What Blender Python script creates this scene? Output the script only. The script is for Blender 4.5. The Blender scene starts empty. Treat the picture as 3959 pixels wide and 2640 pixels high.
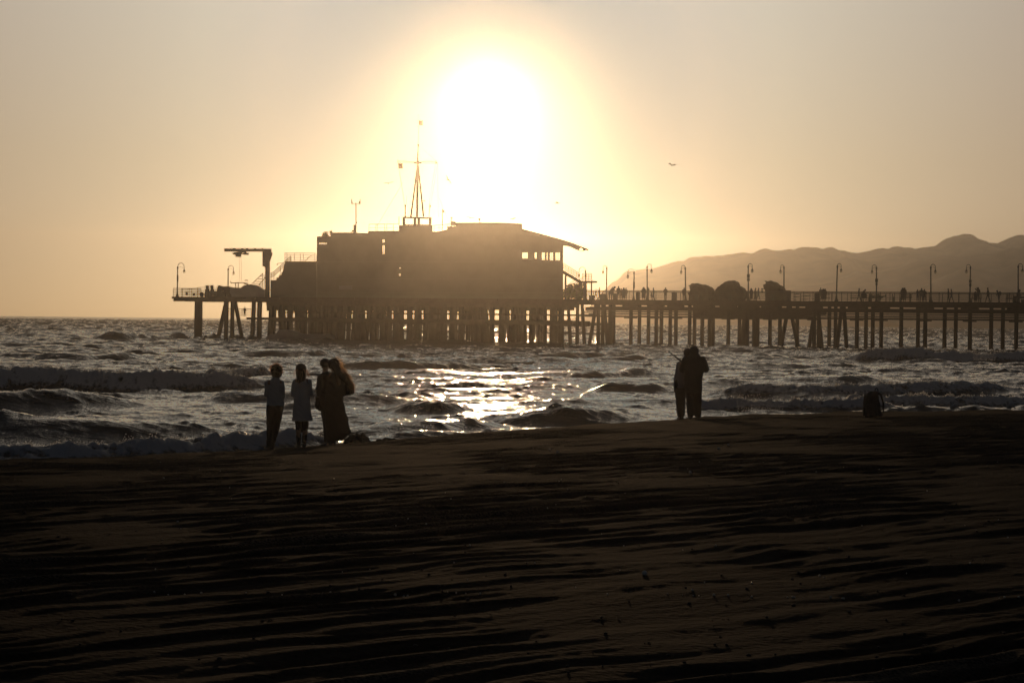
import bpy, bmesh, math, random
import numpy as np
from mathutils import Vector, Matrix
random.seed(7); RNG = np.random.default_rng(11)
SC = bpy.context.scene
COL = SC.collection

# ------------------------------------------------------------------ camera
FPX = 8000.0                      # focal length in photograph pixels (3959 wide)
CAM = Vector((0.0, 0.0, 3.1))
PITCH = math.atan(88/FPX); ROLL = math.radians(0.6)
cam_d = bpy.data.cameras.new('camera'); cam_d.sensor_width = 36.0
cam_d.lens = FPX/3959*36.0
cam_d.clip_start = 0.3; cam_d.clip_end = 60000
cam = bpy.data.objects.new('camera', cam_d); COL.objects.link(cam)
ROT = Matrix.Rotation(math.pi/2 - PITCH, 4, 'X') @ Matrix.Rotation(ROLL, 4, 'Z')
cam.matrix_world = Matrix.Translation(CAM) @ ROT
SC.camera = cam
R3 = ROT.to_3x3()
K = 3959/2351.0
def ray(xd, yd):                  # direction of sight in world space, scaled so that its y component is 1
    v = R3 @ Vector(((xd*K-1979.5)/FPX, -(yd*K-1320)/FPX, -1.0))
    return v / v.y
def at(xd, yd, D):
    return CAM + ray(xd, yd)*D

# ------------------------------------------------------------------ light
SUN_DIR = ray(1122, 240).normalized()
SUN_EL = math.asin(SUN_DIR.z); SUN_AZ = math.atan2(SUN_DIR.x, SUN_DIR.y)
world = bpy.data.worlds.new('World'); SC.world = world; world.use_nodes = True
wn = world.node_tree; wn.nodes.clear()
W = lambda t: wn.nodes.new(t)
def wmath(op, a, b=None):
    n = W('ShaderNodeMath'); n.operation = op
    for i, x in enumerate((a, b)):
        if x is None: continue
        if isinstance(x, (int, float)): n.inputs[i].default_value = x
        else: wn.links.new(x, n.inputs[i])
    return n.outputs[0]
sky = W('ShaderNodeTexSky'); sky.sky_type = 'NISHITA'; sky.sun_disc = False
sky.sun_elevation = SUN_EL; sky.sun_rotation = SUN_AZ
sky.air_density = 0.5; sky.dust_density = 0.7; sky.ozone_density = 1.0; sky.altitude = 0
tc = W('ShaderNodeTexCoord')
dot = W('ShaderNodeVectorMath'); dot.operation = 'DOT_PRODUCT'
nrm = W('ShaderNodeVectorMath'); nrm.operation = 'NORMALIZE'
wn.links.new(tc.outputs['Generated'], nrm.inputs[0])
wn.links.new(nrm.outputs[0], dot.inputs[0]); dot.inputs[1].default_value = tuple(SUN_DIR)
ang = wmath('MULTIPLY', wmath('ARCCOSINE', wmath('MINIMUM', dot.outputs['Value'], 0.9999999)), 180/math.pi)
# the aureole the dusty sea air makes round the low sun: sky radiance by angle from the sun
ramp = W('ShaderNodeValToRGB'); wn.links.new(wmath('DIVIDE', ang, 60.0), ramp.inputs[0])
ramp.color_ramp.interpolation = 'LINEAR'
def srgb(r, g, b):
    f = lambda c: ((c/255+0.055)/1.055)**2.4 if c/255 > 0.04045 else c/255/12.92
    return (f(r), f(g), f(b))
AUR = [(0.0, (.0, .02, .03)), (2.0, (.0, .12, .18)), (3.0, (.05, .17, .22)), (4.5, (.25, .28, .27)), (6.0, (.42, .375, .31)), (8.0, (.46, .40, .31)), (10.0, (.44, .37, .28)), (15.3, (.365, .285, .21)), (17.5, (.09, .075, .06)), (26., (.014, .014, .014)), (60., (.013, .015, .018))]
el = ramp.color_ramp.elements
while len(el) < len(AUR): el.new(0.5)
for e, (a, c) in zip(el, AUR):
    e.position = a/60; e.color = (*c, 1)
# horizon warmth: the low air is redder than the air above
sep = W('ShaderNodeSeparateXYZ'); wn.links.new(nrm.outputs[0], sep.inputs[0])
hz = W('ShaderNodeValToRGB'); wn.links.new(wmath('MULTIPLY', sep.outputs['Z'], 4.0), hz.inputs[0])
HZ = [(0.0, (1.04, .86, .66)), (0.1, (.98, .86, .70)), (0.3, (1.0, .93, .80)), (0.6, (1.08, 1.13, 1.18)), (1.0, (1.0, 1.08, 1.15))]
el = hz.color_ramp.elements
while len(el) < len(HZ): el.new(0.5)
for e, (a, c) in zip(el, HZ): e.position = a; e.color = (*c, 1)
mul = W('ShaderNodeMix'); mul.data_type = 'RGBA'; mul.blend_type = 'MULTIPLY'; mul.inputs[0].default_value = 1
wn.links.new(ramp.outputs[0], mul.inputs[6]); wn.links.new(hz.outputs[0], mul.inputs[7])
core = wmath('MULTIPLY', wmath('POWER', 2.718, wmath('MULTIPLY', wmath('POWER', wmath('DIVIDE', ang, .95), 2.0), -1.0)), 16)
bgA = W('ShaderNodeBackground'); wn.links.new(sky.outputs[0], bgA.inputs[0]); bgA.inputs[1].default_value = 0.05
bgB = W('ShaderNodeBackground'); wn.links.new(mul.outputs[2], bgB.inputs[0]); bgB.inputs[1].default_value = 10.55
bgC = W('ShaderNodeBackground'); bgC.inputs[0].default_value = (1, 0.93, 0.75, 1); wn.links.new(core, bgC.inputs[1])
a1 = W('ShaderNodeAddShader'); a2 = W('ShaderNodeAddShader'); out = W('ShaderNodeOutputWorld')
wn.links.new(bgA.outputs[0], a1.inputs[0]); wn.links.new(bgB.outputs[0], a1.inputs[1])
wn.links.new(a1.outputs[0], a2.inputs[0]); wn.links.new(bgC.outputs[0], a2.inputs[1])
wn.links.new(a2.outputs[0], out.inputs[0])

sun_d = bpy.data.lights.new('sun', 'SUN'); sun_d.energy = 5.0; sun_d.angle = math.radians(0.53)
sun_d.color = (1.0, 0.63, 0.33)
sun = bpy.data.objects.new('sun', sun_d); COL.objects.link(sun)
sun.rotation_mode = 'QUATERNION'; sun.rotation_quaternion = SUN_DIR.to_track_quat('Z', 'Y'); sun.location = (0, 0, 60)

SC.view_settings.view_transform = 'Standard'; SC.view_settings.look = 'None'
SC.view_settings.exposure = -3.4; SC.view_settings.gamma = 1.0
SC.render.engine = 'CYCLES'
cy = SC.cycles
cy.use_denoising = True; cy.sample_clamp_direct = 0; cy.sample_clamp_indirect = 8
cy.max_bounces = 6; cy.transparent_max_bounces = 12; cy.volume_bounces = 0
cy.diffuse_bounces = 2; cy.glossy_bounces = 3; cy.transmission_bounces = 4

# ------------------------------------------------------------------ materials
def mat(name, rgb, rough=0.8, var=0.25, scale=3.0, metallic=0.0, bump=0.0, bscale=20.0, spec=0.5, transl=0.0, tcol=None):
    m = bpy.data.materials.new(name); m.use_nodes = True
    nt = m.node_tree; b = nt.nodes['Principled BSDF']
    b.inputs['Roughness'].default_value = rough; b.inputs['Metallic'].default_value = metallic
    b.inputs['Specular IOR Level'].default_value = spec
    t = nt.nodes.new('ShaderNodeTexCoord'); n = nt.nodes.new('ShaderNodeTexNoise')
    n.inputs['Scale'].default_value = scale; n.inputs['Detail'].default_value = 6
    nt.links.new(t.outputs['Object'], n.inputs['Vector'])
    r = nt.nodes.new('ShaderNodeValToRGB')
    r.color_ramp.elements[0].position = 0.3; r.color_ramp.elements[1].position = 0.7
    r.color_ramp.elements[0].color = (*[c*(1-var) for c in rgb], 1)
    r.color_ramp.elements[1].color = (*[min(1, c*(1+var)) for c in rgb], 1)
    nt.links.new(n.outputs['Fac'], r.inputs['Fac']); nt.links.new(r.outputs[0], b.inputs['Base Color'])
    if bump:
        n2 = nt.nodes.new('ShaderNodeTexNoise'); n2.inputs['Scale'].default_value = bscale; n2.inputs['Detail'].default_value = 5
        nt.links.new(t.outputs['Object'], n2.inputs['Vector'])
        bp = nt.nodes.new('ShaderNodeBump'); bp.inputs['Strength'].default_value = bump; bp.inputs['Distance'].default_value = 0.05
        nt.links.new(n2.outputs['Fac'], bp.inputs['Height']); nt.links.new(bp.outputs[0], b.inputs['Normal'])
    if transl:
        tr = nt.nodes.new('ShaderNodeBsdfTranslucent'); tr.inputs[0].default_value = (*(tcol or rgb), 1)
        mx = nt.nodes.new('ShaderNodeMixShader'); mx.inputs[0].default_value = transl
        nt.links.new(b.outputs[0], mx.inputs[1]); nt.links.new(tr.outputs[0], mx.inputs[2])
        nt.links.new(mx.outputs[0], nt.nodes['Material Output'].inputs['Surface'])
    return m

# ------------------------------------------------------------------ mesh helpers
def tag(o, label=None, cat=None, group=None, kind=None):
    if label: o['label'] = label
    if cat: o['category'] = cat
    if group: o['group'] = group
    if kind: o['kind'] = kind
    return o
def empty(name, loc, label, cat, group=None):
    o = bpy.data.objects.new(name, None); COL.objects.link(o); o.location = loc; o.empty_display_size = 0.3
    return tag(o, label, cat, group)
def grid_object(name, co, nr, nc, m, smooth=True, attrs=None):
    me = bpy.data.meshes.new(name)
    nv = nr*nc; me.vertices.add(nv); me.vertices.foreach_set('co', co.astype(np.float32).ravel())
    i = np.arange(nr-1)[:, None]*nc + np.arange(nc-1)[None, :]
    q = np.stack([i, i+1, i+1+nc, i+nc], -1).reshape(-1, 4)
    nf = len(q); me.loops.add(nf*4); me.loops.foreach_set('vertex_index', q.ravel().astype(np.int32))
    me.polygons.add(nf); me.polygons.foreach_set('loop_start', np.arange(0, nf*4, 4, dtype=np.int32))
    me.update(calc_edges=True)
    if smooth: me.polygons.foreach_set('use_smooth', np.ones(nf, dtype=bool))
    for k, v in (attrs or {}).items():
        a = me.attributes.new(k, 'FLOAT', 'POINT'); a.data.foreach_set('value', v.astype(np.float32).ravel())
    me.materials.append(m)
    o = bpy.data.objects.new(name, me); COL.objects.link(o); return o

class MB:
    def __init__(s): s.v = []; s.f = []
    def add(s, vs, fs):
        b = len(s.v); s.v += [tuple(p) for p in vs]; s.f += [tuple(i+b for i in f) for f in fs]; return s
    def box(s, c, d, rot=None):
        c = Vector(c); vs = []
        for x in (-.5, .5):
            for y in (-.5, .5):
                for z in (-.5, .5):
                    p = Vector((x*d[0], y*d[1], z*d[2]))
                    if rot is not None: p = rot @ p
                    vs.append(c+p)
        return s.add(vs, [(0,1,3,2),(4,6,7,5),(0,4,5,1),(2,3,7,6),(0,2,6,4),(1,5,7,3)])
    def tube(s, p0, p1, r0, r1=None, n=8, cap=True):
        p0, p1 = Vector(p0), Vector(p1); r1 = r0 if r1 is None else r1
        d = (p1-p0)
        if d.length < 1e-6: return s
        d.normalize(); a = d.orthogonal().normalized(); b = d.cross(a)
        vs = []
        for p, r in ((p0, r0), (p1, r1)):
            for k in range(n):
                t = 2*math.pi*k/n; vs.append(p + a*math.cos(t)*r + b*math.sin(t)*r)
        fs = [(k, (k+1) % n, n+(k+1) % n, n+k) for k in range(n)]
        if cap: fs += [tuple(range(n-1, -1, -1)), tuple(range(n, 2*n))]
        return s.add(vs, fs)
    def path(s, pts, r, n=6):
        pts = [Vector(p) for p in pts]; m = len(pts); rs = r if isinstance(r, (list, tuple)) else [r]*m
        d0 = (pts[1]-pts[0]).normalized(); a = d0.orthogonal().normalized(); vs = []
        for i, p in enumerate(pts):
            t = (pts[min(i+1, m-1)]-pts[max(i-1, 0)]).normalized()
            a = (a - t*a.dot(t)).normalized(); b = t.cross(a)
            for k in range(n):
                th = 2*math.pi*k/n; vs.append(p + (a*math.cos(th)+b*math.sin(th))*rs[i])
        fs = [(i*n+k, i*n+(k+1) % n, (i+1)*n+(k+1) % n, (i+1)*n+k) for i in range(m-1) for k in range(n)]
        fs += [tuple(range(n-1, -1, -1)), tuple(range((m-1)*n, m*n))]
        return s.add(vs, fs)
    def loft(s, secs, n=16):              # secs: (center, rx, ry[, rot]) rings stacked along z
        vs = []
        for sec in secs:
            c, rx, ry = sec[0], sec[1], sec[2]; ro = sec[3] if len(sec) > 3 else 0
            for k in range(n):
                t = 2*math.pi*k/n; x, y = rx*math.cos(t), ry*math.sin(t)
                vs.append((c[0]+x*math.cos(ro)-y*math.sin(ro), c[1]+x*math.sin(ro)+y*math.cos(ro), c[2]))
        m = len(secs)
        fs = [(i*n+k, i*n+(k+1) % n, (i+1)*n+(k+1) % n, (i+1)*n+k) for i in range(m-1) for k in range(n)]
        fs += [tuple(range(n-1, -1, -1)), tuple(range((m-1)*n, m*n))]
        return s.add(vs, fs)
    def capsule(s, p0, p1, r0, r1=None, n=12, flat=1.0, fa=None):
        p0, p1 = Vector(p0), Vector(p1); r1 = r0 if r1 is None else r1
        d = p1-p0; L = d.length; d = d.normalized() if L > 1e-6 else Vector((0, 0, 1))
        a = (Vector(fa) - d*Vector(fa).dot(d)).normalized() if fa else d.orthogonal().normalized()
        b = d.cross(a); rings = []
        for k in range(5):
            t = -math.pi/2*(1-k/4.0*0.999) ; rings.append((p0 + d*(math.sin(t)*r0), max(1e-4, math.cos(t)*r0)))
        for k in range(5):
            t = math.pi/2*(k/4.0*0.999); rings.append((p1 + d*(math.sin(t)*r1), max(1e-4, math.cos(t)*r1)))
        vs = []
        for c, r in rings:
            for k in range(n):
                th = 2*math.pi*k/n; vs.append(c + a*math.cos(th)*r + b*math.sin(th)*r*flat)
        m = len(rings)
        fs = [(i*n+k, i*n+(k+1) % n, (i+1)*n+(k+1) % n, (i+1)*n+k) for i in range(m-1) for k in range(n)]
        fs += [tuple(range(n-1, -1, -1)), tuple(range((m-1)*n, m*n))]
        return s.add(vs, fs)
    def ell(s, c, r, n=14, m=9, rot=None):
        c = Vector(c); vs = []
        for i in range(m):
            t = -math.pi/2 + math.pi*(i+0.02)/(m-0.96)
            for k in range(n):
                th = 2*math.pi*k/n
                p = Vector((r[0]*math.cos(t)*math.cos(th), r[1]*math.cos(t)*math.sin(th), r[2]*math.sin(t)))
                if rot is not None: p = rot @ p
                vs.append(c+p)
        fs = [(i*n+k, i*n+(k+1) % n, (i+1)*n+(k+1) % n, (i+1)*n+k) for i in range(m-1) for k in range(n)]
        fs += [tuple(range(n-1, -1, -1)), tuple(range((m-1)*n, m*n))]
        return s.add(vs, fs)
    def mesh(s, name, m, loc=(0, 0, 0), smooth=False):
        me = bpy.data.meshes.new(name); l = Vector(loc)
        me.from_pydata([(p[0]-l.x, p[1]-l.y, p[2]-l.z) for p in s.v], [], s.f)
        bm = bmesh.new(); bm.from_mesh(me); bmesh.ops.recalc_face_normals(bm, faces=bm.faces); bm.to_mesh(me); bm.free()
        if smooth: me.polygons.foreach_set('use_smooth', [True]*len(me.polygons))
        me.materials.append(m); return me
    def build(s, name, m, parent=None, smooth=False, loc=None):
        l = Vector(loc) if loc is not None else (parent.matrix_basis.translation if parent else Vector((0, 0, 0)))
        o = bpy.data.objects.new(name, s.mesh(name, m, l, smooth)); COL.objects.link(o)
        if parent: o.parent = parent
        else: o.location = l
        return o
def voxel(mb, name, m, vox, loc=(0, 0, 0), parent=None, smooth_it=2, noise=0.0, nsc=8.0, extra=None):
    """one continuous skin over the overlapping solids of mb"""
    me = mb.mesh(name+'_raw', m, loc); o = bpy.data.objects.new(name, me); COL.objects.link(o)
    rm = o.modifiers.new('r', 'REMESH'); rm.mode = 'VOXEL'; rm.voxel_size = vox; rm.use_smooth_shade = True
    if smooth_it:
        sm = o.modifiers.new('s', 'SMOOTH'); sm.iterations = smooth_it; sm.factor = 0.5
    dg = bpy.context.evaluated_depsgraph_get(); me2 = bpy.data.meshes.new_from_object(o.evaluated_get(dg))
    bpy.data.objects.remove(o); bpy.data.meshes.remove(me)
    me2.name = name
    if not me2.materials: me2.materials.append(m)
    if noise:
        n = len(me2.vertices); co = np.empty(n*3); me2.vertices.foreach_get('co', co); co = co.reshape(-1, 3)
        nn = np.empty(n*3); me2.vertices.foreach_get('normal', nn); nn = nn.reshape(-1, 3)
        x, y, z = (co*nsc).T
        w = np.sin(x*1.7+1.3*np.sin(y*1.1+z))*np.cos(z*1.3+1.7*np.sin(x*.9)) + 0.6*np.sin(y*3.1+z*2.3+2*np.sin(x*2.2)) + 0.5*np.sin(z*5.3+x*4.1)
        me2.vertices.foreach_set('co', (co + nn*(w*noise)[:, None]).ravel()); me2.update()
    if extra:                          # further thin geometry joined into the same mesh (hair strands)
        bm = bmesh.new(); bm.from_mesh(me2); l = Vector(loc)
        vs = [bm.verts.new(Vector(p)-l) for p in extra.v]
        for f in extra.f:
            try: bm.faces.new([vs[i] for i in f])
            except ValueError: pass
        bm.to_mesh(me2); bm.free()
    me2.polygons.foreach_set('use_smooth', [True]*len(me2.polygons))
    o = bpy.data.objects.new(name, me2); COL.objects.link(o)
    if parent: o.parent = parent
    else: o.location = loc
    return o
# ------------------------------------------------------------------ sea and beach
def fft_tile(n, size, wind, lmin, lmax, spread, seed, slope=4.0):
    """periodic height tile: random waves between the two wavelengths, running with the wind"""
    r = np.random.default_rng(seed)
    k = np.fft.fftfreq(n, size/n)*2*math.pi
    kx, ky = np.meshgrid(k, k, indexing='ij'); kk = np.hypot(kx, ky); kk[0, 0] = 1e9
    c = (kx*wind[0]+ky*wind[1])/kk
    amp = np.where((kk > 2*math.pi/lmax) & (kk < 2*math.pi/lmin), kk**(-slope/2), 0)*np.exp(-(1-np.abs(c))*spread)
    sp = amp*(r.normal(size=(n, n))+1j*r.normal(size=(n, n)))
    h = np.real(np.fft.ifft2(sp)); return (h/h.std()).astype(np.float32)
def sample(tile, size, x, y, ang=0.0, ox=0.0, oy=0.0):
    n = tile.shape[0]; c, s = math.cos(ang), math.sin(ang)
    u = ((x*c-y*s+ox)/size*n); v = ((x*s+y*c+oy)/size*n)
    i = np.floor(u).astype(np.int64); j = np.floor(v).astype(np.int64); fu = (u-i); fv = (v-j)
    fu = fu*fu*(3-2*fu); fv = fv*fv*(3-2*fv)
    i0 = i % n; j0 = j % n; i1 = (i+1) % n; j1 = (j+1) % n
    return (tile[i0, j0]*(1-fu)+tile[i1, j0]*fu)*(1-fv)+(tile[i0, j1]*(1-fu)+tile[i1, j1]*fu)*fv
def sstep(a, b, x):
    t = np.clip((x-a)/(b-a), 0, 1); return t*t*(3-2*t)

# crest of the beach berm: picture position -> height of the sand there
_cr = []
for xd, yd, z in ((-900, 1128, .25), (-300, 1094, .33), (0, 1073, .36), (300, 1062, .36), (600, 1043, .39), (850, 1022, .41), (1100, 999, .50), (1300, 984, .56),
                  (1500, 969, .65), (1600, 961, .69), (1800, 953, .74), (2000, 947, .77), (2351, 943, .78), (2800, 938, .8), (3400, 935, .82)):
    r_ = ray(xd, yd); D_ = (z-CAM.z)/r_.z; _cr.append((r_.x, D_, z))
_cr = np.array(_cr)                       # columns: x/y slope, distance, height
def crest(s):
    return np.interp(s, _cr[:, 0], _cr[:, 1]), np.interp(s, _cr[:, 0], _cr[:, 2])
T_sand1 = fft_tile(512, 7.0, (1, 0), 0.12, 2.0, 0.0, 3, 3.6)
T_sand2 = fft_tile(512, 23.0, (0.3, 1), 0.8, 9, 0.5, 5, 3.2)
T_rake = fft_tile(512, 12.0, (0, 1), 0.30, 1.8, 60.0, 8, 2.8)
FUR = math.atan2(0.85, 1.0)                # the furrows run parallel to the shore
LIT_STREAK = {}
def ground_z(x, y, detail=True):
    x = np.asarray(x, float); y = np.asarray(y, float)
    yy = np.maximum(y, 1.0); dc, zc = crest(x/yy)
    t = np.clip((yy-8)/(dc-8), 0, 1)
    z = 1.5-(1.5-zc)*t**2.5
    over = np.maximum(yy-dc, 0)
    z = z - 0.028*over**1.35
    if detail:
        u = x*math.cos(FUR)+y*math.sin(FUR); v = -x*math.sin(FUR)+y*math.cos(FUR)
        rk = sample(T_rake, 12.0, u*0.45, v, 0, 1, 2)
        warp = sample(T_sand2, 23.0, x, y, 0.4)
        ph = 2*math.pi*(v/0.42+0.10*warp+0.03*rk)
        fur = np.sin(ph)+0.35*np.sin(2.7*ph+3*warp)
        wd = 0.6+0.5*sample(T_sand2, 23.0, x*.6, y*.6, 1.1, 5, 9)
        am = np.clip(wd, 0.15, 1.3)*(1-0.8*sstep(0.75, 1.0, t))
        LIT_STREAK['v'] = sstep(.55, 1.25, fur+.35*rk)*sstep(.55, 1.1, wd)*(1-sstep(.93, 1.0, t))+.45*sstep(.9, 1.6, wd+.3*rk)  # ridge-top mask for the sunlight painted into the sand colour
        z = z + 0.019*fur*am + 0.011*rk*np.clip(am, .3, 1) + 0.0032*sample(T_sand1, 7.0, x, y, 0.7) + 0.003*warp*(1-0.6*sstep(.8, 1, t)) \
              + 0.004*sample(T_sand1, 7.0, x*.31, y*.31, 2.1) + 0.030*sample(T_sand2, 23., x*1.7, y*1.7, 2.0)*sstep(.9, 1., t)*0.5
    return z
def gz(x, y): return float(ground_z(np.array([x]), np.array([y]))[0])

def sand_material():
    m = bpy.data.materials.new('beach_sand'); m.use_nodes = True; nt = m.node_tree; b = nt.nodes['Principled BSDF']
    t = nt.nodes.new('ShaderNodeTexCoord'); N = nt.nodes.new; L = nt.links.new
    n1 = N('ShaderNodeTexNoise'); n1.inputs['Scale'].default_value = 0.9; n1.inputs['Detail'].default_value = 8; L(t.outputs['Object'], n1.inputs['Vector'])
    r = N('ShaderNodeValToRGB'); L(n1.outputs['Fac'], r.inputs[0])
    r.color_ramp.elements[0].position = .35; r.color_ramp.elements[0].color = (0.012, 0.0095, 0.007, 1)
    r.color_ramp.elements[1].position = .68; r.color_ramp.elements[1].color = (0.040, 0.031, 0.023, 1)
    n2 = N('ShaderNodeTexNoise'); n2.inputs['Scale'].default_value = 60; n2.inputs['Detail'].default_value = 4; L(t.outputs['Object'], n2.inputs['Vector'])
    mx = N('ShaderNodeMix'); mx.data_type = 'RGBA'; mx.blend_type = 'OVERLAY'; mx.inputs[0].default_value = .5
    L(r.outputs[0], mx.inputs[6]); L(n2.outputs['Color'], mx.inputs[7]); lit_attr = N('ShaderNodeAttribute'); lit_attr.attribute_name = 'lit_streak'          # sunlit streaks painted into the sand colour: paler on the ridge tops
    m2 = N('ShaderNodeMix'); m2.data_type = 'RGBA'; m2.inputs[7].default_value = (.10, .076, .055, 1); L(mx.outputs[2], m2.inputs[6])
    nz_ = N('ShaderNodeMath'); nz_.operation = 'MULTIPLY'; L(lit_attr.outputs['Fac'], nz_.inputs[0]); mr_ = N('ShaderNodeMapRange'); mr_.inputs[1].default_value = .4; mr_.inputs[2].default_value = .62; L(n2.outputs['Fac'], mr_.inputs[0]); L(mr_.outputs[0], nz_.inputs[1]); L(nz_.outputs[0], m2.inputs[0])
    L(m2.outputs[2], b.inputs['Base Color'])
    bp = N('ShaderNodeBump'); bp.inputs['Strength'].default_value = 1.0; bp.inputs['Distance'].default_value = .03
    n3 = N('ShaderNodeTexNoise'); n3.inputs['Scale'].default_value = 22; n3.inputs['Detail'].default_value = 6; L(t.outputs['Object'], n3.inputs['Vector'])
    L(n3.outputs['Fac'], bp.inputs['Height']); L(bp.outputs[0], b.inputs['Normal'])
    b.inputs['Roughness'].default_value = .9; b.inputs['Specular IOR Level'].default_value = .012
    return m
nr, nc = 1500, 700
t_ = np.linspace(0, 1, nr); Dr = 3.0*(75/3.0)**t_
ta = np.concatenate([np.linspace(-1.6, -0.30, 60), np.linspace(-0.295, 0.295, nc-120), np.linspace(0.30, 1.6, 60)])
DD, AA = np.meshgrid(Dr, ta, indexing='ij')
X, Y = DD*AA, DD
dcg, _ = crest(AA)
Z = ground_z(X, Y)
co = np.stack([X, Y, np.maximum(Z, -1.4)], -1); lit_streak = np.clip(LIT_STREAK['v'], 0, 1); lit_streak = np.concatenate([lit_streak[0:1], lit_streak], 0)
# close the sheet behind the camera
back = co[0:1].copy(); back[..., 1] = -60; back[..., 0] *= 20; back[..., 2] = 1.5
co = np.concatenate([back, co], 0)
beach = grid_object('beach', co, nr+1, nc, sand_material(), attrs={'lit_streak': lit_streak}); tag(beach, 'dark raked sand beach with long low furrows', None, None, 'structure')

# breaking and rolling waves: (picture points of the foot of the front face, height, front width, back width, foam, ragged)
WAVES = [
 ([(-160, 893), (60, 893), (300, 897), (580, 893), (700, 890)], .66, 1.3, 3.8, 1.0, 1, (.10, .25)),
 ([(450, 868), (520, 870), (590, 868), (640, 866)], .50, 1.1, 3.0, .5, 1, (.2, .2)),
 ([(-260, 942), (0, 944), (150, 942), (380, 938)], .46, 1.6, 3.4, .25, 0, (.1, .4)),
 ([(440, 930), (520, 930), (700, 931), (900, 930), (1000, 928)], .42, 1.4, 3.0, .4, 0, (.15, .25)),
 ([(-300, 1016), (0, 1020), (180, 1018), (420, 1014), (680, 1006)], .52, 1.9, 3.8, .10, 0, (.1, .55)),
 ([(-300, 1080), (0, 1069), (200, 1062), (430, 1054), (620, 1044), (800, 1030), (860, 1022)], .42, 1.0, 1.9, 1.0, 1, (.05, .2)),
 ([(760, 1006), (860, 1004), (1000, 1000), (1120, 990), (1240, 980)], .32, 1.7, 3.4, .35, 0, (.3, .5)),
 ([(1090, 974), (1150, 976), (1300, 976), (1420, 972), (1520, 968)], .32, 1.6, 3.2, .4, 0, (.3, .35)),
 ([(850, 1017), (1000, 1012), (1100, 1006), (1240, 994)], .18, .8, 1.2, .5, 0, (.2, .3)),
 ([(1900, 830), (2020, 833), (2180, 835), (2300, 836), (2420, 834)], .85, 1.8, 3.6, 1.0, 1, (.2, .15)),
 ([(1560, 916), (1680, 918), (1850, 920), (1990, 917), (2080, 915), (2180, 914), (2300, 912), (2420, 910)], .56, 1.5, 3.2, .75, 1, (.2, .2)),
 ([(1900, 929), (2020, 930), (2180, 932), (2351, 932), (2600, 928)], .40, 1.1, 1.8, .8, 1, (.1, .05)),
 ([(1560, 952), (1640, 948), (1760, 946), (1900, 946), (2010, 945), (2090, 944)], .36, .9, 1.5, 1.0, 1, (.1, .2)),
 ([(700, 846), (860, 850), (1020, 850), (1180, 848)], .34, 1.4, 3.0, .0, 0, (.3, .3)),
 ([(1240, 866), (1300, 868), (1420, 866), (1530, 860)], .24, 1.2, 2.8, .1, 0, (.3, .3)),
 ([(760, 890), (960, 893), (1130, 890), (1300, 884)], .24, 1.1, 2.6, .2, 0, (.3, .3)),
 ([(880, 950), (1010, 953), (1100, 950)], .34, 1.0, 2.0, .2, 0, (.3, .3)),
 ([(1640, 876), (1760, 880), (1900, 884), (2080, 880)], .30, 1.4, 3.0, .0, 0, (.3, .3)),
 ([(1660, 850), (1780, 856), (1960, 856), (2120, 850)], .32, 1.5, 3.4, .0, 0, (.3, .3)),
 ([(1000, 818), (1200, 822), (1420, 822), (1600, 818)], .30, 1.5, 3.6, .0, 0, (.3, .3)),
 ([(180, 782), (260, 783), (380, 782), (470, 781)], .75, 2.0, 5.0, .35, 0, (.3, .3)),
 ([(420, 781), (520, 779), (620, 782)], .60, 2.0, 5.0, .15, 0, (.3, .3)),
 ([(1340, 900), (1460, 902), (1560, 900)], .34, 1.0, 2.2, .0, 0, (.3, .3)),
 ([(1560, 806), (1760, 810), (1960, 812)], .35, 1.5, 3.6, .0, 0, (.3, .3)),
 ([(0, 826), (200, 830), (420, 826)], .40, 1.8, 3.6, .0, 0, (.3, .3)),
 ([(500, 816), (700, 820), (840, 816)], .35, 1.8, 3.6, .0, 0, (.3, .3)),
]
T_big = fft_tile(512, 97.0, (0.35, -1), 1.2, 26, 1.6, 21, 3.4)
T_mid = fft_tile(512, 31.0, (-0.15, -1), 0.35, 5.0, 0.9, 22, 3.3)
T_fin = fft_tile(512, 9.3, (0.2, -1), 0.10, 1.2, 0.5, 23, 3.1)
T_foam = fft_tile(512, 6.0, (1, 1), 0.08, 0.9, 0.0, 31, 2.6)
T_long = fft_tile(512, 83.0, (0.30, -1), 2.6, 17, 14.0, 71, 3.2)
T_chop = fft_tile(512, 61.0, (0.1, -1), 1.6, 8, 0.8, 61, 3.0)
T_lat = fft_tile(512, 97.0, (1, 1), 2.5, 30, 0.0, 55, 3.4)
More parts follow.
